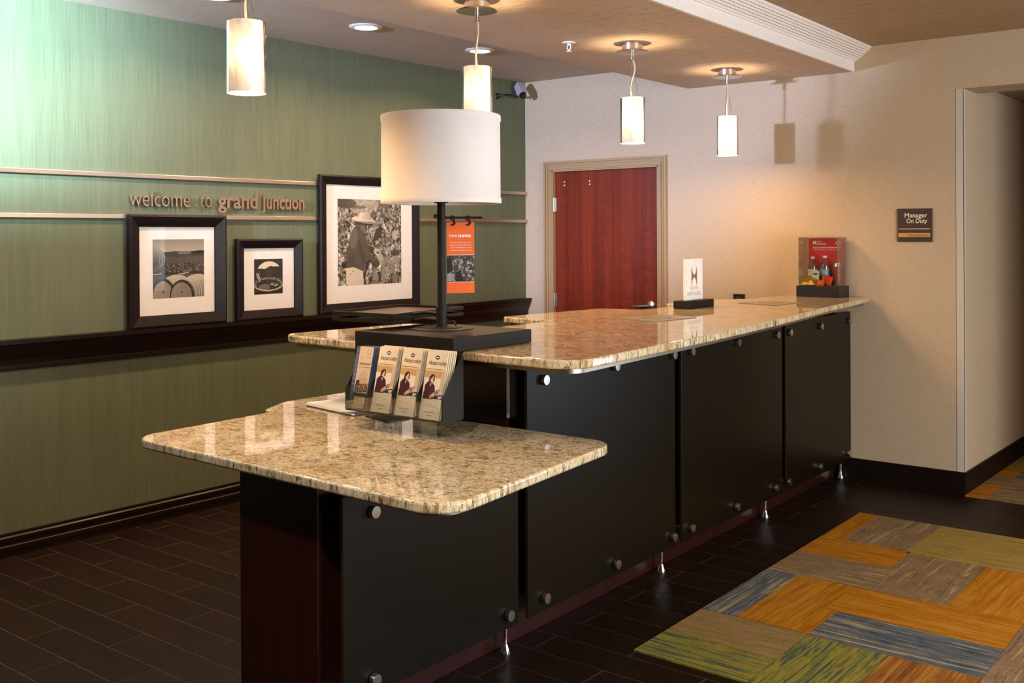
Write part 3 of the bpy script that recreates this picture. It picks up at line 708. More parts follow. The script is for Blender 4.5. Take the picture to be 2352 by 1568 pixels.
# ------------------------------------------------------------------ printed-image helper (colour attribute on a fine grid)
class Canvas:
    def __init__(s, w, h, col):
        s.w, s.h = w, h; s.a = np.zeros((h, w, 3)); s.a[:] = col
        s.X, s.Y = np.meshgrid((np.arange(w) + 0.5) / w, (np.arange(h) + 0.5) / h)   # y down
    def mask_poly(s, pts):
        ins = np.zeros((s.h, s.w), bool); n = len(pts)
        for i in range(n):
            x0, y0 = pts[i]; x1, y1 = pts[(i + 1) % n]
            if y0 == y1: continue
            c = ((s.Y >= min(y0, y1)) & (s.Y < max(y0, y1)))
            xi = x0 + (s.Y - y0) / (y1 - y0) * (x1 - x0)
            ins ^= c & (s.X < xi)
        return ins
    def mask_ell(s, cx, cy, rx_, ry_, ang=0.0):
        dx, dy = s.X - cx, s.Y - cy; c, sn = math.cos(ang), math.sin(ang)
        return ((dx * c + dy * sn) / rx_) ** 2 + ((-dx * sn + dy * c) / ry_) ** 2 <= 1
    def put(s, m, col, al=1.0):
        s.a[m] = s.a[m] * (1 - al) + np.array(col) * al; return s
    def poly(s, pts, col, al=1.0): return s.put(s.mask_poly(pts), col, al)
    def ell(s, cx, cy, rx_, ry_, col, ang=0.0, al=1.0): return s.put(s.mask_ell(cx, cy, rx_, ry_, ang), col, al)
    def rect(s, x0, y0, x1, y1, col, al=1.0): return s.put((s.X >= x0) & (s.X < x1) & (s.Y >= y0) & (s.Y < y1), col, al)
    def noise(s, m, amp, k=1):
        n = np.random.randn((s.h + k - 1) // k, (s.w + k - 1) // k)
        n = np.kron(n, np.ones((k, k)))[:s.h, :s.w]
        s.a[m] += (n * amp)[m][:, None]; return s
    def snoise(s, m, amp, kx, ky):
        gw, gh = s.w // kx + 3, s.h // ky + 3
        n = np.random.randn(gh, gw); x = (np.arange(s.w) / kx); y = (np.arange(s.h) / ky)
        xi, yi = x.astype(int), y.astype(int); fx, fy = x - xi, (y - yi)[:, None]
        a = n[np.ix_(yi, xi)] * (1 - fx) + n[np.ix_(yi, xi + 1)] * fx; b = n[np.ix_(yi + 1, xi)] * (1 - fx) + n[np.ix_(yi + 1, xi + 1)] * fx
        s.a[m] += ((a * (1 - fy) + b * fy) * amp)[m][:, None]; return s
    def grade(s, m, f):
        s.a[m] = s.a[m] * f[m][:, None]; return s
def print_mesh(name, cv, Mx, w, h, parent, lift=0.0):
    """grid in the plane of Mx, origin at lower-left corner"""
    gw, gh = cv.w, cv.h
    xs = np.linspace(0, w, gw + 1); ys_ = np.linspace(h, 0, gh + 1)
    off = parent_loc(parent)
    vs = [Mx @ Vector((x, y, lift)) - off for y in ys_ for x in xs]
    fs = [(j * (gw + 1) + i, (j + 1) * (gw + 1) + i, (j + 1) * (gw + 1) + i + 1, j * (gw + 1) + i + 1) for j in range(gh) for i in range(gw)]
    me = bpy.data.meshes.new(name); me.from_pydata(vs, [], fs)
    at = me.color_attributes.new('ink', 'FLOAT_COLOR', 'CORNER')
    c = np.clip(cv.a / 255.0, 0, 1); lin = np.where(c <= 0.04045, c / 12.92, ((c + 0.055) / 1.055) ** 2.4).reshape(-1, 3)
    full = np.ones((gw * gh, 4, 4)); full[:, :, :3] = lin[:, None, :]
    at.data.foreach_set('color', full.astype(np.float32).ravel())
    me.materials.append(M['vcol'])
    o = bpy.data.objects.new(name, me); COL.objects.link(o); o.parent = parent
    return o

# ------------------------------------------------------------------ picture frames on the ledge
def sepia(v): return (v * 1.0, v * 0.92, v * 0.80)
def print_barrels():
    c = Canvas(112, 124, sepia(190))
    c.grade(np.ones((124, 112), bool), 1.0 - 0.25 * (1 - c.Y / 0.25).clip(0, 1))
    c.poly([(0, .26), (.2, .22), (.45, .20), (.6, .215), (.8, .20), (1, .20), (1, .34), (0, .34)], sepia(66)); c.poly([(.48, .205), (.75, .205), (.72, .25), (.5, .26)], sepia(120))
    c.poly([(.8, .20), (1, .19), (1, .26), (.74, .27)], sepia(44))
    c.rect(0, .30, 1, .42, sepia(84)); c.noise(c.Y > .19, 8)
    m = c.mask_poly([(0, .43), (1, .38), (1, .60), (0, .58)]); c.put(m, sepia(70)); c.snoise(m, 42, 2, 2)
    c.poly([(0, .575), (1, .555), (1, .60), (0, .60)], sepia(40)); c.poly([(0, .585), (.15, .575), (.15, .59), (0, .60)], sepia(200)); c.poly([(.42, .60), (.7, .565), (.7, .58), (.45, .62)], sepia(200))
    c.rect(0, .60, 1, 1, sepia(80))
    m = c.mask_ell(-.02, .32, .28, .20, 0.2); c.put(m, sepia(120)); c.grade(m, 1.25 - 0.9 * ((c.Y - .17) / .35).clip(0, 1)); c.noise(m, 3)
    for k in (.14, .19, .235): c.put(c.mask_ell(k - .2, .33, .2, .19, .15) & ~c.mask_ell(k - .21, .33, .2, .19, .15), sepia(170))
    for (bx0, by0, bx1, by1, hx, hy, hrx, hry) in ((.30, .60, .56, .86, .20, .95, .20, .26), (.68, .62, 1.0, .92, .56, .97, .215, .25)):
        body = c.mask_ell((bx0 + bx1) / 2 - .02, .84, .32, .23, -0.25); c.put(body, sepia(165)); c.grade(body, 1.22 - 0.55 * ((c.Y - .62) / .4).clip(0, 1)); c.noise(body, 4)
        for k in (0.06, 0.12, 0.17):
            r = c.mask_ell(hx + k, hy - .03 - k * .15, hrx + .012, hry + .012) & ~c.mask_ell(hx + k, hy - .03 - k * .15, hrx, hry) & (c.X > hx + k) & body
            c.put(r, sepia(208))
        c.put(c.mask_ell(hx, hy, hrx + .025, hry + .025), sepia(46)); hd = c.mask_ell(hx - .01, hy + .01, hrx - .01, hry - .01); c.put(hd, sepia(138)); c.noise(hd, 5); c.grade(hd, .85 + .3 * (1 - c.X))
        c.ell(hx, hy - .06, .025, .02, sepia(84))
    return c
def print_glass():
    c = Canvas(64, 78, sepia(52)); c.noise(c.Y > -1, 5)
    lens = c.mask_ell(.52, .38, .42, .31); c.put(lens, sepia(236))
    hill = c.mask_poly([(.05, .32), (.14, .27), (.24, .265), (.36, .29), (.46, .24), (.56, .20), (.66, .215), (.78, .22), (.9, .25), (1, .24), (1, .62), (.05, .66)]); c.put(hill & lens, sepia(58)); c.noise(hill & lens, 7)
    c.put((c.X > .62) & (c.Y > .22) & (c.Y < .62), sepia(50))
    for k, v in ((0, 190), (.035, 110), (.06, 200)):
        r = c.mask_ell(.52 + k, .42, .44, .33) & ~c.mask_ell(.55 + k, .40, .44, .33) & (c.Y > .40); c.put(r, sepia(v))
    bowl = c.mask_ell(.5, .72, .52, .20); c.put(bowl, sepia(110)); c.noise(bowl, 40, 2)
    c.put(c.mask_ell(.5, .74, .40, .16), sepia(52)); c.put(c.mask_ell(.36, .80, .2, .09), sepia(112))
    c.poly([(.55, .73), (.63, .69), (.84, .74), (.76, .79)], sepia(210)); c.poly([(.60, .725), (.66, .705), (.78, .74), (.74, .765)], sepia(60))
    c.put(c.mask_ell(.5, .72, .52, .20) & ~c.mask_ell(.5, .70, .50, .18) & (c.Y > .76), sepia(196)); c.rect(0, .92, 1, 1, sepia(44))
    return c
def print_picker():
    c = Canvas(120, 164, sepia(128)); al = c.Y > -1
    c.snoise(al, 46, 2, 3); c.snoise(al, 30, 4, 6); c.snoise(al & (c.Y > .55), 34, 6, 9); c.noise(al, 7, 1)
    c.a[c.a < 28] = 28
    c.ell(.38, .05, .22, .13, sepia(196), 0, .75); c.ell(.12, .05, .16, .06, sepia(74), 0, .8); c.ell(.30, .09, .14, .02, sepia(90), 0, .7)
    # dark gaps and large leaves
    for (x, y, a, b, v, an) in ((.62, .40, .05, .10, 40, .6), (.50, .60, .06, .05, 36, 0), (.10, .76, .05, .04, 34, 0), (.58, .76, .06, .05, 38, 0), (.62, .92, .05, .07, 36, .3), (.90, .64, .06, .03, 44, 0), (.40, .97, .02, .1, 40, 0),
                               (.72, .88, .05, .08, 150, .3), (.84, .80, .06, .07, 138, .6), (.58, .90, .04, .08, 160, -.3), (.92, .72, .06, .05, 150, 0), (.90, .42, .05, .06, 200, 0), (.76, .72, .06, .06, 142, .4), (.9, .93, .05, .05, 120, 0)):
        c.ell(x, y, a, b, sepia(v), an, .8)
    c.noise(al & (c.Y > .55), 10, 1)
    # trousers, shirt, arm, hand, face, hat
    tr = c.mask_poly([(.12, .80), (.24, .79), (.38, .84), (.40, 1.0), (.13, 1.0)]); c.put(tr, sepia(222)); c.grade(tr, 1.04 - .2 * c.X); c.ell(.19, .87, .006, .008, sepia(60)); c.rect(.215, .835, .24, .85, sepia(130))
    c.poly([(.38, .84), (.42, .86), (.41, 1.0), (.395, 1.0)], sepia(50))
    sh = c.mask_poly([(.28, .30), (.22, .36), (.17, .46), (.14, .60), (.13, .78), (.24, .79), (.38, .84), (.42, .74), (.48, .70), (.60, .745), (.64, .71), (.52, .65), (.47, .56), (.42, .44), (.36, .36)])
    c.put(sh, sepia(84)); c.noise(sh, 4); c.put(sh & c.mask_poly([(.28, .46), (.34, .50), (.42, .68), (.40, .82), (.36, .72)]), sepia(70)); c.put(sh & c.mask_ell(.24, .46, .06, .12, .2), sepia(108)); c.put(sh & c.mask_poly([(.15, .70), (.22, .62), (.3, .8), (.2, .79)]), sepia(78))
    c.poly([(.42, .74), (.48, .70), (.47, .78), (.42, .84)], sepia(48))
    c.ell(.66, .69, .05, .045, sepia(176)); c.ell(.61, .62, .06, .04, sepia(196), .4); c.ell(.62, .625, .03, .015, sepia(110), .4); c.noise(c.mask_ell(.63, .65, .09, .07), 22, 1)
    c.poly([(.29, .27), (.46, .27), (.44, .36), (.38, .40), (.33, .36)], sepia(80)); c.ell(.38, .33, .04, .05, sepia(110))
    c.ell(.41, .272, .15, .03, sepia(48), .1); hat = c.mask_ell(.40, .245, .19, .034, .13); c.put(hat, sepia(228)); c.put(hat & (c.Y > .255), sepia(150))
    cr = c.mask_poly([(.30, .22), (.34, .155), (.44, .145), (.50, .165), (.52, .24), (.36, .245)]); c.put(cr, sepia(214)); c.grade(cr, 1.08 - .35 * ((c.X - .35) / .2).clip(0, 1))
    c.ell(.56, .225, .02, .02, sepia(60)); c.rect(.53, .26, .62, .275, sepia(205), .6)
    return c

def picture(y0, y1, z0, z1, fwid, dep, iy0, iy1, iz0, iz1, cv, label):
    """framed print leaning flat on the wall; y to the right, z up, facing +x"""
    t = thing('framed_picture', (0.03, (y0 + y1) / 2, z0), label, 'picture', 'framed photographs on the ledge')
    f_ = MB(); xb = 0.0215
    prof_ = [(0.0, xb), (0.0, xb + dep * 0.8), (fwid * 0.18, xb + dep), (fwid * 0.42, xb + dep * 0.86), (fwid * 0.8, xb + dep * 0.55), (fwid, xb + dep * 0.42), (fwid, xb)]
    rails = (((y0, z0), (y1, z0), (1, 1), (-1, 1)), ((y1, z0), (y1, z1), (-1, 1), (-1, -1)), ((y1, z1), (y0, z1), (-1, -1), (1, -1)), ((y0, z1), (y0, z0), (1, -1), (1, 1)))
    for A, B, da, db in rails:
        n = len(prof_); vs = [(x, A[0] + d * da[0], A[1] + d * da[1]) for d, x in prof_] + [(x, B[0] + d * db[0], B[1] + d * db[1]) for d, x in prof_]
        b = MB().add(vs, [(i, (i + 1) % n, (i + 1) % n + n, i + n) for i in range(n)] + [tuple(range(n))[::-1], tuple(range(n, 2 * n))])
        b.build('frame_rail', M['espresso'], t, smooth=25)
    e_ = fwid * 0.98
    MB().box(xb, xb + 0.004, y0 + e_, y1 - e_, z0 + e_, z1 - e_).build('mat_board', M['matb'], t)
    print_mesh('photo_print', cv, frame_m((xb + 0.0046, iy0, iz0), (0, 1, 0), (0, 0, 1)), iy1 - iy0, iz1 - iz0, t)
    MB().box(xb + dep * 0.40 - 0.002, xb + dep * 0.40, y0 + e_, y1 - e_, z0 + e_, z1 - e_).build('glass_pane', M['pane'], t)
    return t
ZP = 1.0465
picture(-3.440, -2.832, ZP, 1.655, 0.066, 0.036, -3.289, -2.967, 1.202, 1.521, print_barrels(), 'black framed sepia photo of wine barrels and a vineyard, lower left')
picture(-2.757, -2.272, ZP, 1.521, 0.056, 0.032, -2.623, -2.413, 1.193, 1.401, print_glass(), 'smallest black framed photo, dark round glass and hills, between two bigger pictures')
picture(-2.131, -1.240, ZP, 1.921, 0.060, 0.026, -1.972, -1.404, 1.217, 1.772, print_picker(), 'tallest black framed sepia photo of a hatted grape picker, behind the lamp')

# ------------------------------------------------------------------ wall lettering
sg = thing('wall_lettering', (0.002, -2.83, 1.70), 'raised bronze lettering welcome to grand junction between the two rails', 'sign')
def letters(body, y_start, y_end, z, size, bold):
    vs, fs = text_geo(body, size, bold); x0, x1 = min(v[0] for v in vs), max(v[0] for v in vs)
    k = (y_end - y_start) / (x1 - x0)
    for i, ch in enumerate(body):
        if ch == ' ': continue
        pv, _ = text_geo(body[:i + 1], size, bold); gv, gf = text_geo(ch, size, bold, extrude=0.008 / 1.0)
        if not gv: continue
        dx = max(v[0] for v in pv) - max(v[0] for v in gv)
        MB().add([(0.012 + v[2], y_start + (v[0] + dx - x0) * k, z + v[1]) for v in gv], gf).build('letter', M['letter'], sg, fix=False)
letters('welcome', -3.418, -3.052, 1.700, 0.125, -0.0016)
letters('to', -2.985, -2.910, 1.700, 0.125, -0.0016)
letters('grand', -2.865, -2.588, 1.700, 0.125, 0.0030)
letters('\u0237unct\u0131on', -2.555, -2.236, 1.700, 0.125, 0.0030)

# ------------------------------------------------------------------ ceiling fixtures
def pendant(name, x, y, label, sway):
    t = thing(name, (x, y, Z_SOF), label, 'pendant light', 'alabaster pendant lights over the counter')
    MB().lathe([(0.056, -0.0005), (0.056, -0.040), (0.088, -0.041), (0.090, -0.044), (0.088, -0.047), (0.0, -0.048)], (x, y, Z_SOF), 40).build('canopy', M['nickel'], t, smooth=35)
    MB().lathe([(0.009, -0.048), (0.009, -0.074), (0.012, -0.076), (0.012, -0.086), (0.004, -0.090), (0.0, -0.090)], (x, y, Z_SOF), 16).build('strain_relief', M['nickel'], t, smooth=35)
    zt = 2.262; n = 9
    pts = [(x + sway * 0.010 * math.sin(i * 0.8), y + sway * 0.008 * math.sin(i * 0.9 + 1), Z_SOF - 0.088 - (Z_SOF - 0.088 - zt + 0.03) * i / (n - 1)) for i in range(n)]
    MB().tube(pts, 0.0042, 8).build('power_cord', M['cord'], t, smooth=60)
    for k in range(3):
        a = 2 * math.pi * k / 3 + 0.5
        MB().tube([(x, y, Z_SOF - 0.08), (x + 0.030 * math.cos(a), y + 0.030 * math.sin(a), zt - 0.01)], 0.0012, 6).build('suspension_wire', M['wire'], t)
    # glass cylinder, single-walled with a rolled rim
    R_ = 0.0655
    MB().lathe([(R_ - 0.004, 2.258), (R_ - 0.001, 2.261), (R_, 2.258), (R_, 2.024), (R_ - 0.001, 2.020)], (x, y, 0), 48, caps=False).build('glass_shade', M['ala'], t, smooth=50, fix=False)
    MB().lathe([(0.0, 2.264), (0.009, 2.264), (0.011, 2.255), (0.011, 2.215), (0.008, 2.208), (0.0, 2.208)], (x, y, 0), 16).build('lamp_holder', M['whiteplastic'], t, smooth=40)
    MB().lathe([(0.0, 2.0255), (R_ - 0.005, 2.0255), (R_ - 0.004, 2.0235), (0.0, 2.0235)], (x, y, 0), 40).build('lower_lens', M['litp'], t, smooth=50)
    l = light('pendant_bulb_light', 'POINT', (0, 0, 2.150 - Z_SOF), P_BULB, WARM3, shadow_soft_size=0.030); l.parent = t
    l = light('pendant_lens_light', 'AREA', (0, 0, 2.0225 - Z_SOF), P_DISC, WARM, shape='DISK', size=0.118); l.parent = t
    return t
pendant('pendant_light', 2.045, -0.591, 'alabaster cylinder pendant nearest the back wall, beside its own shadow', 0.4)
pendant('pendant_light', 2.072, -1.724, 'alabaster cylinder pendant hanging in front of the wooden door', 1.2)
pendant('pendant_light', 2.105, -3.030, 'alabaster cylinder pendant partly hidden behind the white drum lampshade', 0.5)
pendant('pendant_light', 2.134, -4.264, 'alabaster cylinder pendant nearest the camera, above the wall lettering', 0.3)

def recessed(y, label, X=0.675, Z=Z_STAFF, pw_=None, col=None):
    t = thing('recessed_light', (X, y, Z), label, 'downlight', 'recessed ceiling downlights')
    MB().lathe([(0.066, -0.0006), (0.095, -0.0006), (0.096, -0.004), (0.080, -0.012), (0.066, -0.010), (0.066, -0.0006)], (X, y, Z), 40, caps=False).build('trim_ring', M['whiteplastic'], t, smooth=40)
    MB().lathe([(0.0, -0.0016), (0.0655, -0.0016), (0.0655, -0.0046), (0.0, -0.0046)], (X, y, Z), 32).build('lens', M['lit'], t)
    l = light('downlight_lamp', 'AREA', (0, 0, -0.014), pw_ or P_REC, col or WARM2, shape='DISK', size=0.12, spread=math.radians(150)); l.parent = t
    return t
recessed(-1.334, 'lit recessed ceiling downlight seen behind the second pendant cord')
recessed(-2.333, 'lit recessed ceiling downlight left of the pendants, clear of any cord')
recessed(-3.332, 'third recessed staff downlight from the back wall, out of view')
recessed(-4.331, 'fourth recessed staff downlight from the back wall, out of view')
for (x, y), wh in zip(((4.7, -1.5), (4.7, -4.2), (3.9, -6.0)), ('by the corridor', 'above the rug', 'nearest the camera')): recessed(y, 'added fill downlight in the lobby ceiling %s, out of view' % wh, x, Z_LOB, P_LOB * (4.0 if y == -6.0 else 1.0), WARM4 if y == -6.0 else None)  # unseen lobby downlights, added to warm the wall and rug and brighten the brochures

sp = thing('fire_sprinkler', (1.838, -1.975, Z_SOF), 'small white fire sprinkler head in the soffit', 'sprinkler')
MB().lathe([(0.0, -0.0006), (0.036, -0.0006), (0.034, -0.006), (0.012, -0.008), (0.0, -0.008)], (1.838, -1.975, Z_SOF), 24).build('escutcheon', M['whiteplastic'], sp, smooth=40)
b = MB().lathe([(0.009, -0.008), (0.009, -0.018), (0.0, -0.018)], (1.838, -1.975, Z_SOF), 12)
for sgn in (-1, 1): b.tube([(1.838 + sgn * 0.009, -1.975, Z_SOF - 0.016), (1.838 + sgn * 0.012, -1.975, Z_SOF - 0.030), (1.838, -1.975, Z_SOF - 0.046)], 0.0032, 8)
b.lathe([(0.0, -0.046), (0.014, -0.047), (0.014, -0.050), (0.0, -0.050)], (1.838, -1.975, Z_SOF), 12)
b.build('sprinkler_frame', M['whiteplastic'], sp, smooth=40)

# security camera in the corner
sc = thing('security_camera', (0.001, -0.36, 2.59), 'grey security camera on a black wall arm in the ceiling corner', 'camera')
Ry90 = Matrix.Rotation(math.radians(90), 4, 'Y')
MB().lathe([(0.0, 0.012), (0.020, 0.010), (0.024, 0.0)], (0.0012, -0.345, 2.588), 20, Ry90).build('wall_mount', M['blackp'], sc, smooth=40)
MB().tube([(0.012, -0.345, 2.588), (0.060, -0.330, 2.592), (0.080, -0.27, 2.598), (0.085, -0.21, 2.588)], 0.007, 10).build('arm', M['blackp'], sc, smooth=50)
dv = Vector((0.55, -0.25, -0.80)).normalized(); Mc = frame_m((0.060, -0.155, 2.690), Vector((0.25, 1, 0)).normalized(), dv)
MB().box(-0.034, 0.034, 0.0, 0.100, -0.028, 0.028, Mc).build('camera_body', M['camgrey'], sc, bevel=0.006)
Ml = Matrix.Translation(Mc @ Vector((0, 0.100, 0))) @ dv.to_track_quat('Z', 'Y').to_matrix().to_4x4()
MB().lathe([(0.026, -0.004), (0.026, 0.026), (0.020, 0.030), (0.0, 0.027)], (0, 0, 0), 20, Ml).build('lens_barrel', M['blackp'], sc, smooth=40)
MB().tube([(0.085, -0.21, 2.588), (0.082, -0.165, 2.625)], 0.007, 8).build('swivel', M['blackp'], sc, smooth=50)

# ------------------------------------------------------------------ manager sign, wall socket
ms = thing('wall_sign', (2.988, -0.001, 1.484), 'square brown wall sign reading Manager On Duty', 'sign')
MB().box(2.886, 3.092, -0.010, -0.0006, 1.484, 1.684).build('sign_plate', M['signb'], ms, bevel=0.001, seg=1)
Ms = frame_m((2.886, -0.0102, 1.484), (1, 0, 0), (0, 0, 1))
put_text('lettering', 'Manager', 0.038, Ms, 0.178, 0.147, M['cream'], ms, align='RIGHT', bold=0.0005, width=0.134)
put_text('lettering', 'On Duty', 0.038, Ms, 0.178, 0.113, M['cream'], ms, align='RIGHT', bold=0.0005, width=0.124)
MB().box(2.894, 3.078, -0.0112, -0.0100, 1.560, 1.5635).build('rule_line', M['cream'], ms)
MB().box(2.892, 3.080, -0.0116, -0.0100, 1.512, 1.537).build('name_insert', M['tan'], ms)
put_text('name_lettering', 'Mary Hawkins', 0.019, Ms, 0.184, 0.0335, M['signb'], ms, lift=0.0018, align='RIGHT', width=0.118)
so = thing('wall_socket', (1.83, -0.001, 1.085), 'small black socket box on the back wall just above the countertop', 'socket')
MB().box(1.790, 1.868, -0.022, -0.0006, 1.085, 1.133).build('socket_body', M['blackp'], so, bevel=0.003)
MB().box(1.812, 1.846, -0.0245, -0.0215, 1.094, 1.116).build('socket_face', M['ink'], so)

# ------------------------------------------------------------------ lamp fixture hooked over the high countertop
FX0, FX1, FY = 2.213, 2.697, -3.828
ZB0, ZB1 = ZT + 0.0008, 1.190
px_, py_ = 2.424, -3.610
fx = thing('display_lamp', (px_, py_, ZT), 'black display stand on the high counter with white drum lampshade and brochure rack', 'lamp')
MB().box(FX0, FX1, FY, -3.420, ZB0, ZB1).build('base_box', M['black'], fx, bevel=0.003)
MB().box(FX0, FX1, FY - 0.020, FY - 0.0005, 0.912, ZB1).build('front_panel', M['black'], fx, bevel=0.002)
MB().lathe([(0.0, 0.0005), (0.118, 0.0005), (0.117, 0.004), (0.080, 0.006), (0.078, 0.009), (0.0, 0.010)], (px_, py_, ZB1), 48).build('base_plate', M['black'], fx, smooth=30)
MB().lathe([(0.0, 0.0), (0.0205, 0.0), (0.0205, 0.074), (0.017, 0.076)], (px_, py_, ZB1 + 0.010), 24).build('collar', M['black'], fx, smooth=35)
MB().lathe([(0.0155, 0.0), (0.0155, 1.0)], (px_, py_, ZB1 + 0.080), 24).v
MB().lathe([(0.0155, ZB1 + 0.080), (0.0155, 1.655), (0.026, 1.656), (0.026, 1.661), (0.0, 1.662)], (px_, py_, 0), 24).build('pole', M['black'], fx, smooth=35)
Rs = 0.2205
sh = MB().lathe([(Rs - 0.010, 1.655), (Rs + 0.001, 1.653), (Rs + 0.003, 1.656), (Rs + 0.003, 1.672), (Rs, 1.675), (Rs - 0.001, 1.955), (Rs + 0.002, 1.958), (Rs + 0.002, 1.974), (Rs, 1.978), (Rs - 0.010, 1.977), (Rs - 0.012, 1.95), (Rs - 0.012, 1.68), (Rs - 0.010, 1.655)], (px_, py_, 0), 96, caps=False).build('lamp_shade', M['shade'], fx, smooth=50)
b = MB()
for k in range(3):
    a = k * 2 * math.pi / 3 + 0.3; b.tube([(px_, py_, 1.665), (px_ + (Rs - 0.006) * math.cos(a), py_ + (Rs - 0.006) * math.sin(a), 1.672)], 0.0025, 6)
b.tube([(px_, py_, 1.66), (px_, py_, 1.74)], 0.012, 10); b.build('shade_spider', M['black'], fx)
# newspaper trays clipped to the collar
def tray(z0):
    P4 = [(2.000, -3.770), (2.318, -3.757), (2.245, -3.285), (1.932, -3.340)]
    t = MB().prism(P4, z0, z0 + 0.003).build('tray', M['tray'], fx)  # black tray floor; the brown of its reflection is put into the colour
    outer, inner = P4, inset(P4, 0.010)
    b = MB()
    for i in range(4):
        j = (i + 1) % 4
        b.prism([outer[i], outer[j], inner[j], inner[i]], z0 - 0.001, z0 + 0.0125)
    b.build('tray_rim', M['black'], t)
    b = MB().tube([(2.300, -3.640, z0 + 0.004), (2.36, -3.63, z0 + 0.014), (px_ - 0.018, py_ - 0.003, z0 + 0.008)], 0.006, 8)
    b.tube([(2.285, -3.560, z0 + 0.004), (2.36, -3.585, z0 + 0.012), (px_ - 0.016, py_ + 0.010, z0 + 0.004)], 0.005, 8)
    b.build('clip_arm', M['black'], t, smooth=50)
tray(1.236); tray(1.213)
MB().tube([(px_ + 0.018, py_ + 0.006, 1.236), (px_ + 0.045, py_ + 0.012, 1.240)], 0.0045, 8).tube([(px_ + 0.016, py_ + 0.012, 1.214), (px_ + 0.040, py_ + 0.022, 1.218), (px_ + 0.052, py_ + 0.022, 1.205)], 0.0045, 8).build('clamp_lever', M['black'], fx, smooth=50)
# banner arm
bd = Vector((0.62, 0.785, 0)).normalized()
def on_arm(s, z): return (px_ + bd.x * s, py_ + bd.y * s, z)
za = 1.6015
MB().tube([on_arm(-0.028, za + 0.006), on_arm(0.02, za), on_arm(0.150, za)], [0.008, 0.0045, 0.0045], 10).lathe([(0.0, 0), (0.0075, 0.0), (0.0075, 0.008), (0.0, 0.008)], on_arm(0.150, za - 0.004), 10).build('banner_arm', M['black'], fx, smooth=45)
# brochure holder
HX0, HX1, HY0, HZ0 = 2.276, 2.738, -3.952, 0.926
NP = 4; pw = (HX1 - HX0) / NP
bh = MB().box(HX0, HX1, HY0, FY - 0.0205, HZ0 - 0.004, HZ0).box(HX0, HX1, FY - 0.0245, FY - 0.0205, HZ0, 1.135)
bh.build('rack_back', M['black'], fx)
side = [(HY0, HZ0), (FY - 0.0205, HZ0), (FY - 0.0205, 1.135), (FY - 0.040, 1.120), (HY0, 1.000)]
for i in range(NP + 1):
    x = HX0 + i * pw
    wd = 0.004 if i in (0, NP) else 0.0016
    n = len(side); vs = [(x - wd / 2, p[0], p[1]) for p in side] + [(x + wd / 2, p[0], p[1]) for p in side]
    MB().add(vs, [tuple(range(n)), tuple(range(n, 2 * n))[::-1]] + [(k, (k + 1) % n, (k + 1) % n + n, k + n) for k in range(n)]).build('rack_divider', M['black'], fx)
MB().box(HX0, HX1, HY0 - 0.003, HY0, HZ0 - 0.004, 1.008).build('clear_lip', M['clear'], fx)

# banner with hooks
bn = thing('hanging_banner', on_arm(0.080, 1.33), 'orange hanging card reading new news with a city photo', 'banner')
bw, bh_ = 0.104, 0.262; s0 = 0.020; zb = 1.322
Mb = frame_m(on_arm(s0, zb), (bd.x, bd.y, 0), (0, 0, 1))
MB().box(0, bw, 0, bh_, -0.0006, 0.0006, Mb).build('card', M['orange'], bn)
cv = Canvas(60, 66, (70, 62, 60)); al = cv.Y > -1
for _ in range(170):
    x, y = random.random(), random.random() * .95; ww, hh = random.uniform(.03, .10), random.uniform(.03, .12); g_ = random.choice((40, 70, 110, 150, 180, 210))
    cv.rect(x, y, x + ww, y + hh, (g_, g_ * .94, g_ * .92), .75)
for yy in np.arange(0, 1, .045): cv.put((np.abs(cv.Y - yy) < .008) & (np.random.rand(66, 60) > .5), (54, 48, 48), .6)
cv.poly([(.0, .12), (.16, .14), (.2, .45), (.22, .6), (0, .65)], (34, 28, 28)); cv.poly([(.28, .64), (.5, .6), (.62, .95), (.34, .98)], (30, 26, 26)); cv.rect(0, .68, .26, .96, (170, 162, 160), .7); cv.noise(al, 14)
cv.rect(0, 0, 1, .018, (250, 240, 230)); cv.rect(0, .982, 1, 1, (250, 240, 230))
print_mesh('city_photo', cv, Mb @ Matrix.Translation((0, 0.040, 0)), bw, 0.102, bn, 0.0009)
put_text('title_lettering', 'new', 0.021, Mb, 0.010, 0.207, M['whiteink'], bn, lift=0.001, width=0.029)
put_text('title_lettering', 'news', 0.021, Mb, 0.044, 0.207, M['whiteink'], bn, lift=0.001, width=0.047, bold=0.0006)
for i, (tx, wd) in enumerate((('We are proud to offer our guests with a', .080), ('digital version of USA TODAY. located', .080), ('at TheHotelUSAToday.com. Printed', .080), ('newspapers are available in the lobby', .080))):
    put_text('small_lettering', tx, 0.0065, Mb, 0.012, 0.186 - i * 0.0098, M['whiteink'], bn, lift=0.001, width=wd)
for sx in (0.022, 0.080):
    c0 = Vector(on_arm(s0 + sx, 0)); pts = []
    for k in range(9):
        a = math.radians(-60 + 240 * k / 8.0); pts.append(c0 + Vector((bd.x * 0.0085 * math.cos(a), bd.y * 0.0085 * math.cos(a), za - 0.0025 + 0.0085 * math.sin(a))))
    for k in range(1, 9):
        a = math.radians(120 - 240 * k / 8.0); pts.append(c0 + Vector((bd.x * 0.0085 * math.cos(a), bd.y * 0.0085 * math.cos(a), za - 0.0185 + 0.0085 * math.sin(a))) + Vector((0.004, -0.003, 0)) * (k / 8.0))
    MB().tube(pts, 0.0030, 8).build('s_hook', M['black'], bn, smooth=60)

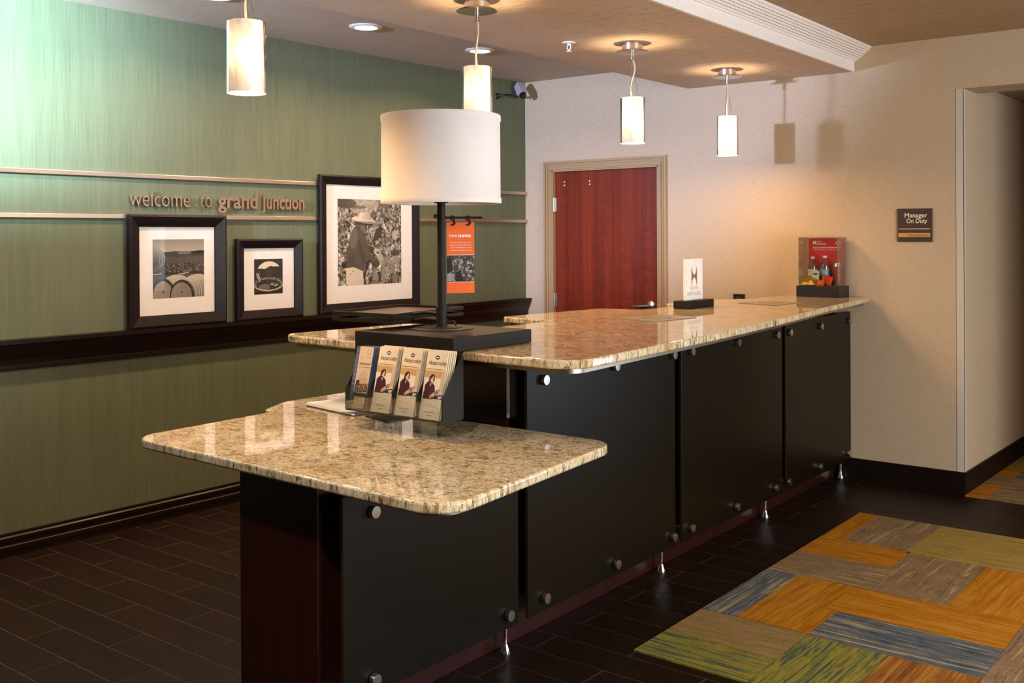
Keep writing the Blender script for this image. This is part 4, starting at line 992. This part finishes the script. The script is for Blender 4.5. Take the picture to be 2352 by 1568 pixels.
# brochures in the rack
def card_canvas():
    c = Canvas(50, 112, (238, 224, 198))
    c.grade(c.Y > -1, 1.04 - .05 * c.X)
    c.rect(0, .285, 1, .42, (214, 176, 124)); c.rect(.04, .30, .96, .40, (206, 166, 112)); c.rect(0, .395, 1, .68, (240, 232, 222)); c.rect(.82, .30, 1, .60, (220, 190, 146)); c.rect(.93, .30, 1, .62, (196, 190, 178))
    c.rect(.05, .262, .8, .272, (150, 110, 60))
    c.rect(0, .66, 1, .70, (226, 216, 204)); c.rect(0, .695, 1, 1, (240, 234, 224)); c.poly([(.42, .66), (1, .62), (1, .70), (.42, .70)], (46, 34, 34)); c.poly([(.78, .66), (.95, .645), (.96, .68), (.8, .69)], (236, 232, 228))
    # woman
    c.poly([(.08, .50), (.20, .455), (.40, .46), (.56, .50), (.62, .60), (.58, .70), (.06, .71)], (70, 34, 44)); c.poly([(.30, .46), (.40, .46), (.36, .53)], (226, 176, 146))
    c.ell(.37, .405, .135, .062, (52, 34, 32), -.2); c.poly([(.24, .40), (.34, .40), (.30, .50), (.22, .52)], (50, 32, 30)); c.ell(.40, .41, .085, .045, (228, 180, 150), -.2); c.poly([(.28, .365), (.46, .352), (.36, .40), (.29, .43)], (50, 32, 30)); c.poly([(.47, .36), (.52, .40), (.50, .47), (.46, .44)], (50, 32, 30)); c.ell(.425, .435, .03, .008, (250, 240, 236))
    c.poly([(.36, .66), (.56, .60), (.66, .615), (.60, .66), (.40, .70)], (222, 170, 140)); c.poly([(.64, .57), (.86, .545), (.80, .62), (.62, .64)], (120, 120, 132)); c.ell(.80, .60, .07, .03, (222, 170, 140), .6)
    for i in range(4): c.rect(.12, .775 + i * .02, .84 - (.12 if i == 3 else 0), .783 + i * .02, (160, 152, 146), .6)
    c.rect(.20, .885, .72, .90, (150, 140, 136), .6); c.rect(.36, .935, .66, .945, (90, 80, 78), .8)
    c.noise(c.Y > -1, 2)
    return c
def night_canvas():
    c = Canvas(50, 112, (222, 200, 176)); c.grade(c.Y > -1, 1.03 - .12 * c.Y)
    c.rect(0, 0, .20, 1, (86, 104, 132))
    for i, y in enumerate((.06, .14, .22, .30, .38, .45, .52, .60, .68, .76)): c.rect(.07, y, .13, y + .012, (222, 226, 232), .7)
    c.put(c.mask_ell(.78, .11, .15, .065) & ~c.mask_ell(.78, .11, .135, .056), (176, 158, 140)); c.poly([(.70, .085), (.78, .11), (.86, .085), (.86, .135), (.78, .11), (.70, .135)], (190, 172, 154))
    c.rect(.26, .18, .44, .187, (150, 120, 104), .7)
    m = c.mask_ell(.64, .50, .24, .12); c.put(m, (206, 182, 152)); c.put(c.mask_poly([(.42, .50), (.88, .50), (.86, .60), (.44, .60)]), (196, 170, 140))
    m = c.mask_poly([(.26, .56), (.38, .53), (.52, .60), (.95, .58), (1, .72), (.22, .74)]); c.put(m, (112, 90, 74)); c.noise(m, 46, 2)
    c.ell(.38, .57, .08, .035, (58, 42, 36)); c.rect(.2, .74, 1, 1, (58, 46, 42)); c.rect(.28, .80, .92, .985, (206, 190, 168)); 
    for i in range(6): c.rect(.33, .82 + i * .026, .88 - (i % 3) * .06, .828 + i * .026, (120, 104, 92), .6)
    c.noise(c.Y > -1, 3)
    return c
lean = math.atan2(0.052, 0.225); cw, chh = 0.091, 0.226
yv = Vector((0, math.sin(lean), math.cos(lean)))
pocket_names = ['first pocket from the left', 'second pocket from the left', 'third pocket from the left', 'rightmost pocket']
ccan = card_canvas()
for p_ in range(NP):
    x0 = HX0 + p_ * pw + 0.004
    ncopy = 7 if p_ == 0 else 5
    th = 0.0032 if p_ == 0 else 0.0026
    gap = 0.0030 if p_ == 0 else 0.0040
    for k in range(ncopy):
        cwid = cw if p_ else 0.086
        xo = (0.0028 * k if p_ == 0 else 0.0030 * k + 0.001 * random.random())
        zo = (0.0018 * (k % 3) if k else 0) - (0.0 if p_ else 0.012)
        org = Vector((x0 + min(xo, 0.017), HY0 + 0.0045 + k * (th + gap), HZ0 + 0.0015 + th * math.sin(lean) + max(zo, 0.0)))
        Mk = frame_m(org, (1, 0, 0), yv)
        hcard = chh if p_ else chh - 0.006
        lab = ('grey free night booklet at the front of the %s' if p_ == 0 else 'brochure with a smiling woman, front copy in the %s') % pocket_names[p_]
        ordn = ('front', 'second', 'third', 'fourth', 'fifth', 'sixth', 'rearmost')
        if k: lab = ('blue-edged booklet, %s from the front in the %s' if p_ == 0 else 'cream brochure, %s from the front in the %s') % (ordn[k] if k < ncopy - 1 else 'last', pocket_names[p_])
        br = thing('booklet' if p_ == 0 else 'brochure', org, lab, 'booklet' if p_ == 0 else 'brochure', 'leaflets in the %s' % pocket_names[p_])
        MB().box(0, cwid, 0, hcard, -th, 0, Mk).build('folded_card', M['blue'] if (p_ == 0) else M['cream'], br)
        if k == 0:
            print_mesh('cover_print', night_canvas() if p_ == 0 else ccan, Mk, cwid, hcard, br, 0.0003)
            if p_:
                put_text('title_lettering', 'Hamp', 0.020, Mk, 0.010, 0.181, M['ink'], br, lift=0.0006, width=0.034, shear=0.35, bold=0.00015)
                put_text('title_lettering', 'ton', 0.020, Mk, 0.0445, 0.181, M['redink'], br, lift=0.0006, width=0.019, shear=0.35, bold=0.00015)
                put_text('title_lettering', 'ality', 0.020, Mk, 0.064, 0.181, M['ink'], br, lift=0.0006, width=0.027, shear=0.35, bold=0.00015)
                put_text('strap_lettering', 'a state of genius with our delights', 0.0062, Mk, 0.008, 0.1635, M['tan'], br, lift=0.0006, width=0.078, shear=0.2)
                hx_ = [(0.038, 0.209), (0.047, 0.2135), (0.056, 0.209), (0.056, 0.2025), (0.047, 0.198), (0.038, 0.2025)]
                MB().prism(hx_, 0.0004, 0.0007, Mk).build('emblem', M['purple'], br)
                MB().prism([(0.041, 0.2075), (0.053, 0.2075), (0.053, 0.2040), (0.041, 0.2040)], 0.0007, 0.0009, Mk).build('emblem_name', M['whiteink'], br)
            else:
                put_text('title_lettering', 'FREE NIGHT', 0.0095, Mk, 0.026, 0.156, M['ink'], br, lift=0.0006, width=0.056, bold=0.0002)
                put_text('strap_lettering', 'after two stays at participating', 0.0056, Mk, 0.026, 0.146, M['ink'], br, lift=0.0006, width=0.062)

# ------------------------------------------------------------------ papers on the low desk
zp = ZL + 0.0006
pb = thing('clipboard', (1.98, -3.62, zp), 'dark clipboard lying on the low granite desk under white papers', 'clipboard')
MB().prism([(1.815, -3.742), (2.140, -3.790), (2.190, -3.560), (1.865, -3.500)], zp, zp + 0.004).build('board', M['signb'], pb)
MB().prism([(2.060, -3.782), (2.128, -3.789), (2.131, -3.775), (2.063, -3.768)], zp + 0.004, zp + 0.0075).build('metal_clip', M['steel'], pb)
pp = thing('paper_pad', (1.96, -3.63, zp + 0.004), 'white paper pad with a small blue heading on the clipboard', 'paper')
pad = [(1.800, -3.735), (2.050, -3.775), (2.165, -3.560), (1.86, -3.480)]
for k in range(4):
    MB().prism([(x + 0.003 * math.sin(k + i), y + 0.002 * k) for i, (x, y) in enumerate(pad)], zp + 0.0042 + k * 0.0022, zp + 0.0058 + k * 0.0022).build('sheet', M['paper'], pp)
zs = zp + 0.0042 + 3 * 0.0022 + 0.0016
put_text('heading_lettering', 'Hampton', 0.024, frame_m((1.93, -3.655, zs), (0.98, 0.20, 0), (-0.20, 0.98, 0)), 0, 0, M['labelb'], pp, lift=0.0004)
tr_ = thing('phone_tray', (1.80, -3.36, zp), 'thin black tray at the back of the low desk behind the papers', 'tray')
MB().prism(fillet([(1.735, -3.435, 0.02), (2.06, -3.435, 0.02), (2.06, -3.30, 0.02), (1.735, -3.30, 0.02)]), zp, zp + 0.010).build('tray_body', M['blackp'], tr_, bevel=0.003)
ph = thing('painted_shadow', (2.25, -3.80, zp), 'thin dark sheet standing in for the clipboard shadow under the brochure rack', 'shadow')  # dark sheet laid where the clipboard's shadow falls
MB().prism([(2.175, -3.765), (2.330, -3.800), (2.345, -3.70), (2.215, -3.655)], zp, zp + 0.004).build('shadow_sheet', M['ink'], ph)

# ------------------------------------------------------------------ things on the high countertop
zc = ZT + 0.0006
def mat_pad(pts, cx_, cy_, label):
    t = thing('counter_mat', (cx_, cy_, zc), label, 'mat', 'grey counter mats')
    MB().prism(pts, zc, zc + 0.0025).build('mat_sheet', M['greymat'], t)
    MB().lathe([(0.060, 0.0026), (0.064, 0.0030), (0.068, 0.0026)], (cx_, cy_, zc), 40, caps=False).build('ring_mark', M['black'], t)
    return t
mat_pad([(2.350, -2.320), (2.595, -2.395), (2.625, -2.045), (2.400, -1.985)], 2.495, -2.19, 'square grey counter mat left of the white acrylic sign')
mat_pad([(2.310, -0.985), (2.575, -1.060), (2.585, -0.755), (2.350, -0.715)], 2.455, -0.88, 'square grey counter mat close to the red snack display')

# white acrylic sign
sd = Vector((-0.02, 1.0, 0)).normalized(); sn = Vector((0, 0, 1))
hs = thing('counter_sign', (2.275, -1.43, zc), 'white acrylic counter sign with bronze emblem in a black block', 'sign')
so_ = Vector((2.283, -1.575, zc))
Mh = frame_m(so_, sd, (0, 0, 1))          # local x along the sign, y up, z toward the guests (+x)
MB().box(-0.02, 0.275, 0.0, 0.042, -0.045, 0.045, Mh).build('sign_block', M['black'], hs, bevel=0.003)
MB().box(0.018, 0.217, 0.0425, 0.262, -0.006, 0.006, Mh).build('acrylic_panel', M['paper'], hs, bevel=0.001, seg=1)
def hh_poly(sgn):
    top = [(-0.030, 0.052), (-0.020, 0.022), (-0.010, 0.010), (0.0, 0.006), (0.010, 0.010), (0.020, 0.022), (0.030, 0.052)]
    pts = [(x, sgn * y) for x, y in top] + [(0.030, 0.0), (-0.030, 0.0)]
    return pts
for sgn, mt in ((1, M['steel']), (-1, M['letter'])):
    MB().prism([(x + 0.118, y + 0.170) for x, y in hh_poly(sgn)], 0.0062, 0.0080, Mh).build('emblem', mt, hs)
put_text('lettering', 'HILTON', 0.024, Mh, 0.118, 0.098, M['black'], hs, lift=0.0064, align='CENTER', width=0.085, bold=-0.0004)
put_text('lettering', 'HHONORS', 0.030, Mh, 0.118, 0.066, M['black'], hs, lift=0.0064, align='CENTER', width=0.150, bold=-0.0006)

# red snack display
RX0, RX1, RY0, RY1 = 2.312, 2.588, -0.190, -0.022
rd = thing('snack_display', (2.45, -0.106, zc), 'clear acrylic display case with red back card on a black base', 'display case')
zr = zc + 0.068
MB().box(RX0, RX1, RY0, RY1, zc, zr).build('display_base', M['blackp'], rd, bevel=0.002)
AX0, AX1, AY0, AY1, AZ = RX0 + 0.012, RX1 - 0.012, RY0 + 0.010, RY1 - 0.008, 1.512
for nm, bx_ in (('front_pane', (AX0, AX1, AY0, AY0 + 0.003)), ('side_pane', (AX0, AX0 + 0.003, AY0 + 0.003, AY1 - 0.003)), ('side_pane', (AX1 - 0.003, AX1, AY0 + 0.003, AY1 - 0.003)), ('back_pane', (AX0, AX1, AY1 - 0.003, AY1))):
    MB().box(*bx_, zr + 0.0004, AZ).build(nm, M['clear'], rd)
MB().box(AX0, AX1, AY0, AY1, AZ, AZ + 0.003).build('top_pane', M['clear'], rd)
MB().box(AX0 + 0.006, AX1 - 0.006, AY1 - 0.0065, AY1 - 0.0035, zr + 0.0004, AZ - 0.006).build('back_card', M['red'], rd)
Mr = frame_m((AX0 + 0.006, AY1 - 0.0067, zr), (1, 0, 0), (0, 0, 1))
put_text('lettering', 'HILTON', 0.012, Mr, 0.050, 0.272, M['whiteink'], rd, width=0.036)
put_text('lettering', 'HHONORS', 0.016, Mr, 0.050, 0.256, M['whiteink'], rd, width=0.064)
put_text('lettering', 'GOLD & DIAMOND HHONORS PRIORITY', 0.0105, Mr, 0.030, 0.234, M['whiteink'], rd, width=0.185, bold=0.0003)
put_text('lettering', 'thank you for tonight and all the nights before', 0.0085, Mr, 0.030, 0.222, M['whiteink'], rd, width=0.185)
MB().prism([(0.030, 0.284), (0.039, 0.272), (0.048, 0.284), (0.048, 0.258), (0.039, 0.268), (0.030, 0.258)], 0.0002, 0.0006, Mr).build('emblem', M['whiteink'], rd)
hexp = [(0.178, 0.270), (0.196, 0.282), (0.214, 0.270), (0.214, 0.264), (0.196, 0.253), (0.178, 0.264)]
b = MB(); hi = inset(hexp, 0.0022)
for i in range(6): b.prism([hexp[i], hexp[(i + 1) % 6], hi[(i + 1) % 6], hi[i]], 0.0002, 0.0006, Mr)
b.build('emblem_outline', M['whiteink'], rd)
zi = zr + 0.0012
def bottle(x, y, h, label, lab_mat, foff):
    t = thing('water_bottle', (x, y, zi), label, 'bottle', 'water bottles in the snack display')
    s = h / 0.19
    MB().lathe([(0.0, 0.0), (0.026 * s, 0.0), (0.029 * s, 0.006), (0.029 * s, 0.100 * s), (0.030 * s, 0.125 * s), (0.024 * s, 0.148 * s), (0.012 * s, 0.165 * s), (0.011 * s, 0.176 * s), (0.0, 0.176 * s)], (x, y, zi), 24).build('bottle_body', M['pet'], t, smooth=45)
    MB().lathe([(0.0, 0.176 * s), (0.0135 * s, 0.1765 * s), (0.0135 * s, 0.190 * s), (0.0, 0.1905 * s)], (x, y, zi), 20).build('cap', M['capw'], t, smooth=40)
    MB().lathe([(0.0298 * s, 0.060 * s), (0.0302 * s, 0.062 * s), (0.0302 * s, 0.104 * s), (0.0298 * s, 0.106 * s)], (x, y, zi), 24, caps=False).build('label_band', lab_mat, t, smooth=40)
bottle(2.375, -0.078, 0.180, 'clear bottle with white label at the left inside the snack display', M['labelw'], 0)
bottle(2.452, -0.072, 0.186, 'clear water bottle with blue label in the middle of the snack display', M['labelb'], 0)
cn = thing('drink_can', (2.535, -0.075, zi), 'silver and dark red drink can at the right inside the snack display', 'can')
MB().lathe([(0.0, 0.0), (0.024, 0.0), (0.0285, 0.007), (0.0285, 0.128), (0.022, 0.140), (0.0225, 0.143), (0.020, 0.141), (0.0, 0.140)], (2.535, -0.075, zi), 28).build('can_body', M['alum'], cn, smooth=40)
MB().lathe([(0.0288, 0.016), (0.0291, 0.018), (0.0291, 0.118), (0.0288, 0.120)], (2.535, -0.075, zi), 28, caps=False).build('can_label', M['canred'], cn, smooth=40)
def pillow_pack(name, c, w_, h_, t_, rx_, ry_, rz_, mat, label, group=None):
    """crimped snack bag: a pillow-shaped grid"""
    n, m_ = 12, 10; vs = []; fs = []
    Rm = Matrix.Translation(c) @ Matrix.Rotation(rz_, 4, 'Z') @ Matrix.Rotation(rx_, 4, 'X') @ Matrix.Rotation(ry_, 4, 'Y')
    for sd_ in (1, -1):
        for j in range(m_ + 1):
            for i in range(n + 1):
                u, v = i / n * 2 - 1, j / m_ * 2 - 1
                z = sd_ * t_ / 2 * max(0.0, (1 - abs(u) ** 2.2)) ** 0.6 * max(0.0, (1 - abs(v) ** 2.6)) ** 0.6
                z *= 1 + 0.16 * math.sin(5 * u + 3 * v) * sd_
                vs.append(Rm @ Vector((u * w_ / 2, v * h_ / 2, z)))
    k = (n + 1) * (m_ + 1)
    for sd_ in (0, 1):
        for j in range(m_):
            for i in range(n):
                a = sd_ * k + j * (n + 1) + i
                q = (a, a + 1, a + n + 2, a + n + 1); fs.append(q if sd_ == 0 else q[::-1])
    t = MB().add(vs, fs).build(name, mat, None, smooth=60, fix=False)
    rebase(t, (c[0], c[1], zi)); tag(t, label, 'snack', group); return t
def lowest(o): return min((o.matrix_world @ v.co).z if False else (o.location.z + v.co.z) for v in o.data.vertices)
def settle(o):
    o.location.z += zi - lowest(o); return o
settle(pillow_pack('snack_bag', (2.382, -0.142, zi + 0.035), 0.105, 0.075, 0.030, math.radians(38), 0, 0.15, M['gold'], 'gold foil snack bag lying at the front left of the snack display', 'snacks in the display case'))
settle(pillow_pack('snack_bar', (2.492, -0.138, zi + 0.05), 0.062, 0.062, 0.014, math.radians(62), 0.5, -0.2, M['redfoil'], 'red wrapped snack square leaning at the right of the snack display', 'snacks in the display case'))
settle(pillow_pack('snack_bar', (2.462, -0.166, zi + 0.03), 0.048, 0.036, 0.010, math.radians(70), -0.1, 0.1, M['orangefoil'], 'small orange wrapped snack at the very front of the snack display', 'snacks in the display case'))
wb_ = thing('snack_box', (2.412, -0.118, zi), 'small white box with green print in front of the left bottle', 'box')
MB().box(2.390, 2.434, -0.128, -0.114, zi, zi + 0.092).build('carton', M['paper'], wb_, bevel=0.001)
MB().box(2.397, 2.426, -0.1288, -0.1279, zi + 0.066, zi + 0.078).build('green_print', plain('green_print', rgb(60, 130, 80), 0.6), wb_)
